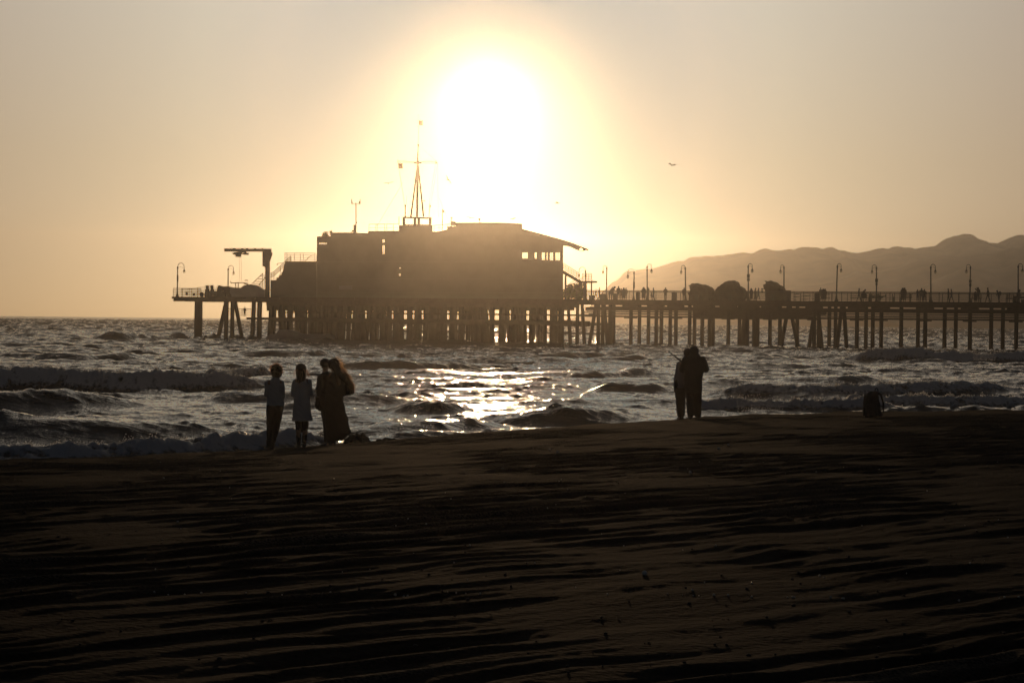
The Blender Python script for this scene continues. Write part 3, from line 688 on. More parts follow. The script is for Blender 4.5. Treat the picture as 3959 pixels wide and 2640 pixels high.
# roof terrace rails, rear roof railings
def railpx(pts, y_h, v, n=3, posts=None, parent=bld, r=.018, name='terrace_railing'):
    b = MB()
    for (x0, y0), (x1, y1) in zip(pts[:-1], pts[1:]):
        for j in range(1, n+1): ptube(b, (x0, y0-y_h*j/n), (x1, y1-y_h*j/n), r if j < n else r*1.4, v)
    for x, y in (posts or pts): ptube(b, (x, y), (x, y-y_h), r*1.2, v)
    return b.build(name, M['steel'], parent)
railpx([(654, 600), (722.5, 600)], 18.7, V+.3, 5, [(654, 600), (659, 600), (676, 600), (690, 600), (697, 600), (722.5, 600)])
railpx([(722.5, 600), (727.5, 606)], 18.7, V+.3, 3)
railpx([(847, 531), (916, 530.5)], 16, V+.5, 2, [(847, 531), (863, 531), (867, 531), (883, 531), (888, 531), (903.5, 531)])
railpx([(993, 532), (1037.6, 527)], 13.5, V+.5, 2, [(997, 532), (1008, 531), (1016, 529), (1027, 527.5)])
b = MB()                                       # stair rail climbing the stepped wing
for dy in (0, 4.5, 9): ptube(b, (668, 588+dy), (629, 624+dy), .03, V+.2); ptube(b, (629, 624+dy), (621, 628+dy), .03, V+.2)
for x, y0, y1 in ((668, 587, 600), (644, 612, 630), (629, 625, 642), (622.5, 626, 643)): ptube(b, (x, y0), (x, y1), .03, V+.2)
ptube(b, (700, 600), (712, 588), .03, V+.3); ptube(b, (712, 588), (717, 588), .03, V+.3)
b.build('stair_railing', M['steel'], bld)
b = MB(); b.path([PXw(651, 604, V), PXw(646, 604, V), PXw(639, 604.5, V), PXw(637, 605.5, V)], .03); b.ell(PXw(637, 607, V), (.08, .08, .1)); b.build('wall_lamp', M['steel'], bld)
# stair and tower at the left of the wing, by the crane
b = MB()
ptube(b, (579, 651), (603, 628), .03, 3); ptube(b, (594, 655), (609, 637), .05, 3)
for x0, x1, y in ((598, 603, 634), (592, 603, 640), (586, 603, 646), (582, 603, 651), (596, 603, 655)): ptube(b, (x0, y), (x1, y+.3), .03, 3)
ptube(b, (603, 627), (603, 660), .03, 3); ptube(b, (606.5, 630), (606.5, 660), .03, 3)
b.build('ladder_stair', M['steel'], bld)
# outside stair at the right end
b = MB(); p, q = (1292, 624), (1336, 650)
for dv in (0, 1.5):
    for i in range(3): b.tube(PXw(p[0], p[1]+i*1.6-1, 1.6+dv), PXw(q[0], q[1]+i*1.6-1, 1.6+dv), .13, n=4)
for i in range(15):
    t = i/14; c = PXw(p[0]+(q[0]-p[0])*t, p[1]-3+(q[1]-p[1])*t, 1.6); c2 = PXw(p[0]+(q[0]-p[0])*t, p[1]-3+(q[1]-p[1])*t, 3.1)
    b.tube(c, c2, .13, n=4)
slab(b, [(1328, 644.8), (1359.5, 644.8), (1359.5, 648.5), (1330, 650)], [], 2.0, 1.4, EV)
b.tube(PXw(1334, 652, 1.7), PXw(1297, 680, 1.7), .16, n=4)
for x, v in ((1358, 1.6), (1358, 3.2), (1345, 1.6), (1341.5, 1.7), (1298.5, 1.8)): ptube(b, (x, 646 if x > 1310 else 632), (x, 690), .09 if x > 1350 else .12, v)
b.build('outside_stair', M['steel'], bld)
b = MB()
for dy in (0, 5, 10): ptube(b, (1293, 604+dy), (1330, 627.5+dy), .028, 1.5)
for i in range(7): t = i/6; ptube(b, (1293+37*t, 604+23.5*t), (1293+37*t, 620+23.5*t), .025, 1.5)
ptube(b, (1330, 643), (1343, 633), .03, 1.5)
for y in (628, 632, 636, 640): ptube(b, (1337, y), (1358.5, y), .022, 1.5)
for x in (1337, 1346, 1352, 1358.5): ptube(b, (x, 627.5), (x, 645), .028, 1.5)
for dy in (0, 6): ptube(b, (1319, 643+dy), (1299, 658+dy), .025, 1.5)
b.build('stair_railing', M['steel'], bld)
# pale sign board on the front wall
b = MB(); slab(b, [(778, 656), (808, 656), (808, 664.5), (778, 664.5)], [], .08, V-.15); b.build('notice_board', M['sign'], bld)
b = MB(); slab(b, [(930, 688.5), (940, 688.5), (940, 690.5), (930, 690.5)], [], .1, V-.3); b.build('wall_panel', M['sign'], bld)

# mast with yard on its raised frame
mast = empty('flag_mast', PXw(958, 517, 5), 'tall tripod signal mast with crossed yard standing on the roof', 'mast')
MV = 5.0
b = MB(); b.path([PXw(957.6, 498, MV), PXw(959, 373, MV), PXw(960, 333, MV)], [.19, .13, .09]); b.path([PXw(960, 334, MV), PXw(961, 264, MV)], [.05, .03]); b.ell(PXw(961, 264, MV), (.07, .07, .07)); b.ell(PXw(960, 333, MV), (.13, .13, .15)); b.build('pole', M['steel'], mast)
for x0, dv in ((943.3, -.3), (972.4, .3)):
    b = MB(); b.tube(PXw(x0, 498, MV+dv), PXw(959.3, 374, MV), .13, .10, 8); b.build('leg', M['steel'], mast)
b = MB(); b.path([PXw(913, 368.5, MV), PXw(935, 371, MV), PXw(959, 373, MV), PXw(983, 371, MV), PXw(1005.4, 373.5, MV)], .045); b.path([PXw(913, 372.5, MV), PXw(959, 375, MV), PXw(1004, 375.5, MV)], .03)
for x, y in ((913, 367), (1001, 369)): ptube(b, (x, y), (x, y+8), .05, MV)
b.ell(PXw(959, 374, MV), (.55, .2, .16)); b.build('yard', M['steel'], mast)
b = MB()
for a, c in (((913, 370), (930, 470)), ((914, 375), (932, 498)), ((1001, 370), (985, 470)), ((1005, 374), (1006, 498)), ((960, 334), (1003, 371)), ((1005, 374), (984, 498)), ((925, 420), (868, 515)), ((1008, 455), (1035, 520))): ptube(b, a, c, .012, MV, n=4)
ptube(b, (972, 461), (977, 462), .06, MV)
b.build('rigging', M['steel'], mast)
b = MB(); slab(b, [(925, 497.6), (989.5, 499), (989.5, 501), (925, 499.8)], [], 2.4, MV-1.2)
for x, v in ((927, 3.9), (952.4, 3.9), (961.5, 6.1), (987.6, 3.9), (927, 6.1), (987.6, 6.1)): ptube(b, (x, 500), (x, 519), .16, v)
ptube(b, (927, 516), (987, 516.5), .04, 3.9)
b.build('frame_platform', M['steel'], mast)
def flag(pts, label, v):
    b = MB(); n = 10; m = 7; (x0, y0), (x1, y1) = pts
    vs = []
    for i in range(n):
        for j in range(m):
            t = i/(n-1); s = j/(m-1)
            p = PXw(x0+(x1-x0)*t, y0+(y1-y0)*s+3.0*math.sin(t*2.6)*(1 if s < .5 else .6)*(.4+t*.2)-2*t*t*(1-s), v+.18*math.sin(t*7+s*2)); vs.append(p)
    b.add(vs, [(i*m+j, (i+1)*m+j, (i+1)*m+j+1, i*m+j+1) for i in range(n-1) for j in range(m-1)])
    o = b.build('flag', M['flag'], None, True, vs[0]); tag(o, label, 'flag', 'flags flown from the signal mast'); return o
flag(((961.5, 276), (971, 288)), 'small flag flying near the very top of the roof mast', MV)
flag(((914, 374.5), (925, 387)), 'small flag hanging under the left tip of the mast yard', MV)
def aerial(x, y0, y1, r, v, label, extras=(), cat='aerial'):
    o = empty('aerial', PXw(x, y0, v), label, cat, 'aerials on the roof')
    b = MB(); ptube(b, (x, y0), (x, y1), r, v); b.ell(PXw(x, y1, v), (r*1.5, r*1.5, r*1.5)); b.build('pole', M['steel'], o)
    if extras:
        b = MB()
        for e in extras:
            if e[0] == 'l': ptube(b, e[1], e[2], e[3], v)
            else: b.ell(PXw(*e[1], v), e[2])
        b.build('fitting', M['steel'], o)
    return o
aerial(817.2, 536, 467, .055, 4, 'tall weather mast with a forked crossbar left of the flag mast', [('l', (814.5, 535), (814.5, 516), .16), ('l', (808, 469), (827, 469), .025), ('l', (808, 469), (807.5, 458), .035), ('l', (827, 469), (826.8, 458), .035), ('e', (808, 465), (.1, .1, .14)), ('e', (825, 465), (.1, .1, .14)), ('e', (819, 511), (.1, .1, .1)), ('e', (808, 458), (.08, .08, .05)), ('e', (827, 458), (.08, .08, .05))])
aerial(930.4, 499, 471.6, .07, 4.2, 'short thick aerial at the left foot of the flag mast', [('l', (928.5, 471.6), (932.5, 471.6), .07), ('l', (933, 472), (934, 450), .015)])
aerial(916, 518, 498, .03, 4.2, 'thin whip aerial at the left corner of the roof cabin')
aerial(985.3, 499, 467.5, .025, 4.2, 'thin staff with a teardrop pennant right of the mast legs', [('e', (988, 473.5), (.09, .05, .16)), ('l', (985.3, 468), (988, 472), .015)])
aerial(1015.6, 529, 480.7, .04, 4.2, 'staff with a drooping pennant on the right roof railing', [('e', (1018.6, 486), (.09, .05, .16)), ('l', (1015.6, 481), (1018.6, 485), .015), ('e', (1015.6, 482), (.07, .07, .14))])
# roof fittings
rv = empty('siren_horn', PXw(1040, 521, 3.5), 'square horn unit with a small cap beside the high roof', 'horn')
b = MB(); slab(b, [(1034.5, 509), (1045, 508.5), (1045, 516), (1042, 518), (1036, 518), (1034.5, 516)], [], .7, 3.3); b.build('housing', M['steel'], rv)
b = MB()
for a, c, r in (((1036, 517), (1036, 522), .05), ((1043, 517), (1043, 522), .05), ((1037, 500.5), (1037, 509), .035), ((1033.5, 499.5), (1040, 499.5), .05)): ptube(b, a, c, r, 3.5)
b.build('bracket', M['steel'], rv)
vt = empty('roof_vent', PXw(1100.8, 512, 3), 'small flag shaped chimney vent on the flat high roof', 'vent')
b = MB(); ptube(b, (1102, 512), (1102, 501), .05, 3); slab(b, [(1098, 501.5), (1102.5, 501.5), (1102.5, 506.5), (1098, 506)], [], .3, 2.9); b.build('pipe', M['steel'], vt)
b = MB(); slab(b, [(842, 519), (850, 519.5), (848, 523), (843, 523)], [], .5, 3); ptube(b, (843, 523), (843, 536), .03, 3); ptube(b, (848.5, 523), (843, 527), .02, 3)
b.v = [tuple(Vector(p)+Vector((-2.2*.9, 0, -.55))) for p in b.v]
fl = b.build('floodlight', M['steel'], None, False, PXw(826, 535, 3)); tag(fl, 'small tilted floodlight on a bracket right of the forked weather mast', 'floodlight')
def shrub(pts, label, n, s, v=3.0, lf=.09, cat='shrub'):
    root = empty('shrub', PXw(pts[0][0], pts[0][1], v), label, cat, 'potted and planted shrubs')
    b = MB(); st = MB()
    for x, y, rx, rz in pts:
        c = PXw(x, y, v); st.tube(c-Vector((0, 0, rz+.15)), c+Vector((0, 0, rz*.4)), .035, .015)
        for i in range(n):
            d = Vector((random.gauss(0, 1), random.gauss(0, 1), random.gauss(0, 1))); d.normalize(); d *= random.random()**.4
            q = c+Vector((d.x*rx, d.y*rx, d.z*rz)); a = Vector((random.gauss(0, 1), random.gauss(0, 1), random.gauss(0, 1))).normalized()*lf*random.uniform(.6, 1.5); e = a.orthogonal().normalized()*lf*.5
            b.add([q-a-e*.2, q+e, q+a, q-e], [(0, 1, 2, 3)])
    b.build('foliage', M['leaf'], root); st.build('stem', M['timber2'], root); return root
shrub([(744, 540, .28, .2), (747.5, 536.5, .4, .3), (750, 541, .35, .2)], 'bushy windblown plant on the left corner of the roof', 120, 1)
shrub([(759.5, 533, .22, .25), (760, 537, .12, .3)], 'small rounded plant at the step of the left roof', 90, 1)
shrub([(1303, 676, .8, .9), (1313, 668, .9, .9), (1325, 665, 1.0, 1.0), (1333, 674, .9, 1.3), (1318, 680, 1.2, .8)], 'large dark planted hedge at the foot of the outside stair', 420, 1, 2.2, .16, 'hedge')

# ------------------------------------------------------------------ crane
cr = empty('davit_crane', PXw(616, 690, 3.2), 'gallows shaped boat hoist crane at the left end of the pier', 'crane')
CV = 3.2
b = MB(); slab(b, [(514.5, 570.5), (622.4, 571.2), (622, 577.8), (514.5, 577.6)], [], .45, CV)
for x in (537, 556, 567, 585, 602): slab(b, [(x-2.5, 570.6), (x+2.5, 570.6), (x+2, 569.4), (x-2, 569.4)], [], .3, CV+.05)
b.build('boom', M['steel'], cr)
b = MB(); slab(b, [(602.3, 577.9), (622, 577.9), (623.5, 583), (617.5, 600), (617.2, 692), (608.6, 692), (608.6, 614), (602.5, 610.8)], [], .9, CV-.1); b.build('column', M['steel'], cr)
b = MB(); slab(b, [(533, 581.5), (538, 579), (548, 578), (548, 576), (565, 577), (565, 580.5), (570, 580.8), (570, 585), (560, 585.2), (553, 583.5), (552, 590), (541, 590), (540, 586), (533.5, 583.4)], [[(554, 580.3), (556, 581.8), (562, 580.6)]], .5, CV-.05); b.build('hoist_trolley', M['steel'], cr)
b = MB(); ptube(b, (549.2, 590), (550.5, 646), .012, CV, n=4); ptube(b, (553.8, 589), (554.5, 646), .012, CV, n=4); b.build('hoist_cable', M['steel'], cr)

# clutter on the left end: boat on a stand, furled parasols, covered bundles, boxes on the rail
bt = empty('stored_boat', PXw(560, 680, 3), 'small boat stored with a thin awning frame below the crane boom', 'boat')
b = MB(); slab(b, [(534, 660), (552, 661), (560, 655), (575, 652.5), (592, 656), (600, 662), (606, 666), (606, 690), (533, 690), (531, 678), (527, 672), (528, 662), (531, 660)], [[(571, 684), (571, 688), (573.5, 688), (573.5, 684)]], 2.2, 3); b.build('hull', M['boat'], bt)
b = MB()
for a, c in (((529, 646), (531, 650)), ((531, 650), (556, 649)), ((556, 649), (570, 651)), ((560, 651), (575, 655)), ((541, 650), (541, 662)), ((547, 650), (547, 662)), ((562, 644), (566, 643)), ((566, 643), (569, 645))): ptube(b, a, c, .05, 3)
b.build('awning_frame', M['steel'], bt)
for i, (x, yt, yb, w, sk, lab) in enumerate(((475.5, 655.3, 683, .30, 1.5, 'furled dark parasol, leftmost of two standing over the pier end benches'), (486, 655.0, 683, .28, 2.8, 'furled dark parasol leaning slightly, nearer the left pier lamp pair'))):
    b = MB(); p = PXw(x+sk, yb, 3.5); q = PXw(x, yt, 3.5)
    pts = [p.lerp(q, t) for t in (0, .35, .5, .75, .97, 1)]; b.path(pts, [w*1.6, w*1.5, w*1.1, w*.75, w*.85, w*.8], 9); o = b.build('parasol', M['dark'], None, True, p); tag(o, lab, 'parasol', 'furled parasols at the pier end')
b = MB(); slab(b, [(494, 683), (497, 670), (499.5, 656), (503, 655), (510, 657.5), (522, 657), (534, 660), (534, 683)], [[(509, 666), (509, 669), (513, 671), (516, 669)], [(515, 674), (515, 681), (521, 681), (521, 676)], [(526, 676), (526, 681), (529, 681), (529, 676)], [(509, 673), (509, 675), (512, 675)]], 1.2, 3.4); o = b.build('tarpaulin', M['dark'], None, False, PXw(505, 683, 3.4)); tag(o, 'dark draped tarpaulin stretched beside the furled parasols', 'tarpaulin')
for x, w, h, lab in ((463, 11, 12.5, 'low rounded covered heap nearest the pier lamp on the left'), (474, 12, 11, 'covered heap between the two furled parasols and the rail'), (489, 17, 14, 'widest covered heap under the tarpaulin at the pier end')):
    b = MB(); c = PXw(x, 683, 3.2); b.ell(c+Vector((0, 0, h*.03)), (w*.028, .5, h*.030), 12, 8)
    o = voxel(b, 'covered_heap', M['dark'], .06, c, noise=.03, nsc=4); tag(o, lab, 'heap', 'covered heaps at the pier end')
for x, y, lab in ((428.5, 674.3, 'small square sign plate on the left railing nearer the end lamp'), (445.5, 676, 'small square sign plate on the left railing beside the covered heap')):
    b = MB(); slab(b, [(x-3, y-3.5), (x+3, y-3.5), (x+3, y+3.5), (x-3, y+3.5)], [], .04, .08); o = b.build('rail_sign', M['steel'], None, False, PXw(x, y, .08)); tag(o, lab, 'sign', 'sign plates on the railing')

# ------------------------------------------------------------------ lamps
def lamp(first, xb, xp, ytop, yb, armpx, v, label, boxes=()):
    base = PXw(xb, yb, v); base.z = DECK; ph = PXw(xp, ytop, v); top = Vector((ph.x, ph.y, ph.z))
    o = empty('street_lamp', base, label, 'street lamp', 'gooseneck lamps along the pier')
    b = MB(); b.loft([((base.x, base.y, DECK), .24, .24), ((base.x, base.y, DECK+.12), .22, .22), ((base.x, base.y, DECK+.2), .15, .15), ((base.x, base.y, DECK+.55), .10, .10), ((base.x, base.y, DECK+.75), .07, .07)], 10)
    R = abs(armpx)*K/8000*(base.y)/2; d = -EU*(1 if armpx > 0 else -1)
    pt = top - Vector((0, 0, R*.95))
    b.path([base+Vector((0, 0, .7)), base.lerp(pt, .5)+Vector((0, 0, .3)), pt], [.085, .075, .068], 8); b.ell(pt-Vector((0, 0, .12)), (.11, .11, .18)); b.build('post', M['steel'], o)
    b = MB(); c = pt+d*R; arc = [c+(-d*R*math.cos(t))+Vector((0, 0, R*math.sin(t)*1.0)) for t in [math.pi*i/12 for i in range(13)]]
    end = arc[-1]; arc.append(end-Vector((0, 0, .38))); b.path(arc, .036, 6)
    b.path([pt-Vector((0, 0, .22)), pt+d*R*.5+Vector((0, 0, .03)), pt+d*R*1.1-Vector((0, 0, .02)), pt+d*R*1.95-Vector((0, 0, .2))], .016, 4)
    b.build('arm', M['steel'], o)
    e = end-Vector((0, 0, .38))
    b = MB(); b.loft([((e.x, e.y, e.z-.20), .18, .18), ((e.x, e.y, e.z-.14), .14, .14), ((e.x, e.y, e.z-.06), .085, .085), ((e.x, e.y, e.z+.07), .045, .045)], 10); b.build('lamp_shade', M['steel'], o)
    b = MB(); b.ell(e-Vector((0, 0, .30)), (.145, .145, .155)); b.build('globe', M['globe'], o, True)
    for y0, y1, w in boxes:
        b = MB(); b.box(PXw((xb+xp)/2+.3, (y0+y1)/2, v-.18), (w, .2, (y1-y0)*K/8000*base.y), PROT); b.build('junction_box', M['steel'], o)
    return o
C7 = lambda x: (3360+x*.319)/K
C6 = lambda x: (2800+x*.2551)/K
C5 = lambda x: (2250+x*.2551)/K
lamp(0, 407, 408, 604.5, 683, 17, .6, 'gooseneck lamp standing alone at the far left end of the pier', [(632, 646, .14)])
lamp(0, 523.4, 523.9, 610, 683, 14, 4.0, 'gooseneck lamp behind the furled parasols, just left of the crane')
lamp(0, 1344.5, 1344.3, 613.8, 690, -15.5, 2.4, 'gooseneck lamp rising through the outside stair of the building')
lamp(0, C5(368), C5(377), 610, 690, -9, 8.4, 'gooseneck lamp just right of the outside stair, behind two walkers')
lamp(0, C5(782), C5(791), 617.5, 690, -15, 8.4, 'lowest gooseneck lamp with a narrow box, right of the close group of four', [(647, 662, .16)])
lamp(0, C5(988), C5(988), 606.5, 690, 10.5, .6, 'gooseneck lamp beside the standing pair right of the tall round bin')
lamp(0, C5(1570), C5(1566), 609.7, 690, -9.5, 8.4, 'gooseneck lamp at the left edge of the first rounded kiosk')
lamp(0, C6(365), C6(364), 605.8, 692, 9.5, .6, 'gooseneck lamp with two boxes between the second and third kiosks', [(629.5, 638, .3), (639.5, 645, .3)])
lamp(0, C6(905), C6(906), 608.8, 692, -8, 8.4, 'gooseneck lamp rising from the right side of the third kiosk')
lamp(0, C6(1700), C6(1715), 605.6, 693, 8.8, .6, 'gooseneck lamp by the ramp railing, bare post without boxes')
lamp(0, C6(2306), C6(2308), 608.6, 693, -10, 8.4, 'gooseneck lamp with two boxes right of the walking pair', [(640, 648, .3), (649.5, 655, .22)])
lamp(0, C7(748), C7(748), 607.3, 694, 10.5, .6, 'gooseneck lamp between the group of three and the walking pair', [])
lamp(0, C7(1222), C7(1229), 608, 695, -9, 8.4, 'gooseneck lamp with two boxes beside the person shading their eyes', [(642.5, 649, .28), (650.5, 658, .24)])
lamp(0, C7(1806), C7(1808), 605.8, 695, 9.5, .6, 'gooseneck lamp nearest the right edge of the picture')

# ------------------------------------------------------------------ kiosks with lumpy rounded shells
def kiosk(out, label, v=2.5, depth=3.2):
    c = PXw(sum(p[0] for p in out)/len(out), 690, v); o = empty('rounded_kiosk', Vector((c.x, c.y, DECK)), label, 'kiosk', 'rounded kiosks on the pier deck')
    b = MB(); cx = sum(p[0] for p in out)/len(out)
    for i, (sh, sc) in enumerate(((0, .86), (.5, 1.0), (1.1, 1.0), (2.1, .97), (2.7, .9), (3.1, .8))):
        pts = [(cx+(x-cx)*sc, 691+(y-691)*sc) for x, y in out]
        slab(b, pts, [], .55, v, EV, sh)
    s = voxel(b, 'shell', M['rock'], .065, o.location, o, smooth_it=1, noise=.03, nsc=2.2)
    b = MB(); slab(b, [(cx-4, 691), (cx-4, 676), (cx+4, 676), (cx+4, 691)], [], .1, v-.12, EV); b.build('hatch', M['steel'], o)
    return o
q = lambda x, y: ((2620+x*.1871)/K, (1040+y*.1871)/K)
kiosk([q(*p) for p in ((200, 660), (205, 560), (185, 480), (225, 465), (230, 360), (185, 352), (188, 340), (235, 328), (270, 298), (350, 298), (450, 318), (515, 318), (590, 352), (650, 410), (665, 480), (690, 490), (690, 660))], 'rounded lumpy kiosk with a flat lip at its upper left, lowest of the three')
kiosk([q(*p) for p in ((770, 660), (745, 520), (750, 440), (790, 375), (870, 320), (960, 258), (1040, 242), (1120, 236), (1168, 265), (1170, 330), (1245, 348), (1300, 392), (1345, 490), (1330, 580), (1290, 625), (1280, 660))], 'tallest domed kiosk in the middle with an overhanging cap')
kiosk([q(*p) for p in ((1785, 660), (1782, 380), (1740, 378), (1742, 322), (1812, 305), (1790, 262), (1752, 238), (1820, 250), (1890, 243), (1960, 265), (2020, 310), (2110, 352), (2115, 400), (2150, 425), (2180, 490), (2210, 560), (2225, 660))], 'wave crest shaped kiosk with an open beak pointing left')
for y0, y1, lab in ((400, 435, 'upper dark square sign on the left side of the beaked kiosk'), (445, 480, 'lower dark square sign on the left side of the beaked kiosk')):
    b = MB(); slab(b, [q(1725, y0), q(1768, y0+3), q(1765, y1), q(1728, y1)], [], .05, 2.4); ptube(b, q(1765, (y0+y1)/2), q(1790, (y0+y1)/2), .02, 2.45); o = b.build('kiosk_sign', M['steel'], None, False, PXw(*q(1740, y0), 2.4)); tag(o, lab, 'sign', 'signs hung beside the third kiosk')
# bins, boxes, benches
def boxthing(name, x0, x1, yt, v, label, cat, depth=.7, rnd=False, group=None):
    p = PXw(x0, 690, v); q_ = PXw(x1, 690, v); h = PXw(x0, yt, v).z-DECK; w = (q_-p).length; c = (p+q_)/2; c.z = DECK
    o = empty(name, c, label, cat, group); b = MB()
    if rnd:
        b.loft([((c.x, c.y, DECK), w*.42, w*.42), ((c.x, c.y, DECK+h*.75), w*.48, w*.48), ((c.x, c.y, DECK+h*.78), w*.52, w*.52)], 14); b.build('body', M['rubber'], o, True)
        b = MB(); b.loft([((c.x, c.y, DECK+h*.785), w*.52, w*.52), ((c.x, c.y, DECK+h*.92), w*.42, w*.42), ((c.x, c.y, DECK+h), w*.15, w*.15)], 14); b.build('lid', M['rubber'], o, True)
    else:
        b.box((c.x, c.y, DECK+h*.47), (w*.94, depth, h*.94), PROT); b.build('body', M['rubber'], o)
        b = MB(); b.box((c.x, c.y, DECK+h*.97+.003), (w, depth+.06, h*.055), PROT); b.build('lid', M['rubber'], o)
    return o
boxthing('storage_box', C5(115), C5(185), 678, 3, 'low square bin at the foot of the landing posts', 'bin')
boxthing('storage_box', C5(282), C5(368), 674.5, 3, 'wide low equipment box left of the lamp behind two walkers', 'box')
boxthing('storage_box', C5(480), C5(530), 673, 3, 'low dark box between the big man and the close group', 'box')
boxthing('litter_bin', C5(815), C5(880), 669.5, 3, 'tall round bin with a domed lid right of the lowest lamp', 'bin', rnd=True, group='bins on the pier')
boxthing('litter_bin', C5(1368), C5(1428), 671.3, 3, 'square bin with a flat lid left of the first kiosk', 'bin', group='bins on the pier')
boxthing('pay_station', C6(953), C6(1002), 666.8, 3, 'tall narrow box right of the third kiosk', 'cabinet')
boxthing('storage_box', C6(1378), C6(1450), 673.3, 3, 'wide dark box beside the three people near the ramp', 'box')
boxthing('litter_bin', C6(2192), C6(2228), 681, 3, 'small low bin under the bench left of the boxed lamp', 'bin', group='bins on the pier')
boxthing('litter_bin', C7(290), C7(310), 681, 3, 'slim low bin on the right half of the pier between two benches', 'bin', rnd=True, group='bins on the pier')
boxthing('storage_box', C7(1752), C7(1795), 679, 3, 'dark box left of the seated figure by the last lamp', 'box')
boxthing('storage_box', C7(1846), 2358, 688, 2, 'low dark covered crate at the right edge of the picture', 'crate')
def bench(x0, x1, v, label):
    p = PXw(x0, 690, v); q_ = PXw(x1, 690, v); p.z = q_.z = DECK; c = (p+q_)/2; w = (q_-p).length
    o = empty('bench', c, label, 'bench', 'benches on the pier')
    b = MB()
    for k in range(3): b.box(c+EV*(.12*k-.12)+Vector((0, 0, .45)), (w, .1, .04), PROT)
    b.build('seat', M['timber'], o)
    b = MB()
    for k in range(4): b.box(c+EV*(.24+.02*k)+Vector((0, 0, .58+k*.12)), (w, .03, .07), PROT)
    b.build('backrest', M['timber'], o)
    for s in (-.42, .42):
        b = MB(); cc = c-EU*(s*w); b.box(cc+Vector((0, 0, .21)), (.06, .4, .42), PROT); b.box(cc+EV*.26+Vector((0, 0, .55)), (.05, .05, 1.0), PROT); b.build('leg', M['steel'], o)
    return o
bench(C7(-5), C7(30), 6, 'slatted bench just left of the lamp with two boxes and bin')
bench(C6(2200), C7(142), 6.5, 'long slatted bench behind the lamp with two boxes')
bench(C7(370), C7(515), 5.5, 'slatted bench under the embracing pair')
bench(C7(1235), C7(1362), 5.5, 'slatted bench behind the person shading their eyes')
bench(C7(1655), C7(1752), 5.5, 'slatted bench between the backpacker and the last lamp')

boxthing('deck_locker', 524, 607, 663, 6.0, 'long low locker house on the deck behind the stored boat', 'locker', 2.0)
boxthing('storage_box', 497, 522, 668, 6.0, 'dark chest on the deck behind the draped tarpaulin', 'box', .9)
# small motor boat lying at the lower landing
mb_ = empty('motor_boat', Vector(PXw(675, 776, -1.5))*1, 'pale grey motor boat lying under the left of the building', 'boat')
w0 = PXw(640, 776, -1.5); mb_.location.z = 0
b = MB(); slab(b, [(604, 781), (618, 768), (632, 766.5), (735, 766.5), (748, 770), (752, 782), (740, 786), (612, 786)], [], 2.4, -2.6, EV); b.build('hull', M['boat'], mb_)
b = MB(); slab(b, [(632, 766.6), (640, 757), (664, 757.5), (684, 766.6)], [], 1.6, -2.2, EV); b.build('cabin', M['boat'], mb_)
# ------------------------------------------------------------------ people
SKIN = mat('skin', (.28, .17, .11), .6, .1, 8)
def fingers(mb, wrist, tip, side=1, curl=.5, n=8):
    """palm, four unequal bent fingers and a thumb from the side of the palm"""
    w, t = Vector(wrist), Vector(tip); d = (t-w).normalized(); ref = Vector((0, 1, 0)) if abs(d.y) < .8 else Vector((1, 0, 0))
    s = d.cross(ref).normalized()*side; nrm_ = s.cross(d).normalized()*side; palm = w+d*.085
    mb.capsule(w, w+d*.03, .024, .03, n, .7, s); mb.capsule(w+d*.03, palm, .040, .040, n, .38, s)
    for i, L in enumerate((.068, .078, .072, .056)):
        o = palm+s*(.027-.018*i); k = o+d*(L*.55)+nrm_*(L*.25*curl); e = k+d*(L*.45*(1-curl*.7))+nrm_*(L*.5*curl)
        mb.capsule(o-d*.01, k, .0092, .0085, 6); mb.capsule(k, e, .0085, .0072, 6)
    o = w+d*.035+s*.036; k = o+(d*.7+s*.7).normalized()*.035; e = k+(d+nrm_*curl*.6).normalized()*.028
    mb.capsule(o, k, .012, .0105, 6); mb.capsule(k, e, .0105, .0085, 6)
def head(mb, c, face, r=.098, n=14):
    c = Vector(c); f = Vector((math.cos(face), math.sin(face), 0)); sd = Vector((-f.y, f.x, 0)); R = Matrix.Rotation(face, 3, 'Z')
    mb.ell(c+Vector((0, 0, .02)), (r, r*.80, r*1.12), n, 10, R); mb.ell(c+f*.022-Vector((0, 0, .055)), (r*.68, r*.62, r*.72), n, 8, R)
    mb.capsule(c+f*(r*.88)+Vector((0, 0, .01)), c+f*(r*1.12)-Vector((0, 0, .028)), .010, .015, 8)      # nose
    mb.capsule(c+f*(r*.90)-sd*.022-Vector((0, 0, .062)), c+f*(r*.90)+sd*.022-Vector((0, 0, .062)), .009, .009, 8)   # mouth
    mb.capsule(c+f*(r*.86)-sd*.035+Vector((0, 0, .032)), c+f*(r*.86)+sd*.035+Vector((0, 0, .032)), .012, .012, 8)   # brow
    for s in (-1, 1):
        mb.ell(c+f*(r*.83)+sd*s*.032+Vector((0, 0, .014)), (.012, .012, .009), 8, 6); mb.ell(c+sd*s*(r*.82)-f*.005, (.022, .012, .032), 8, 6, R)
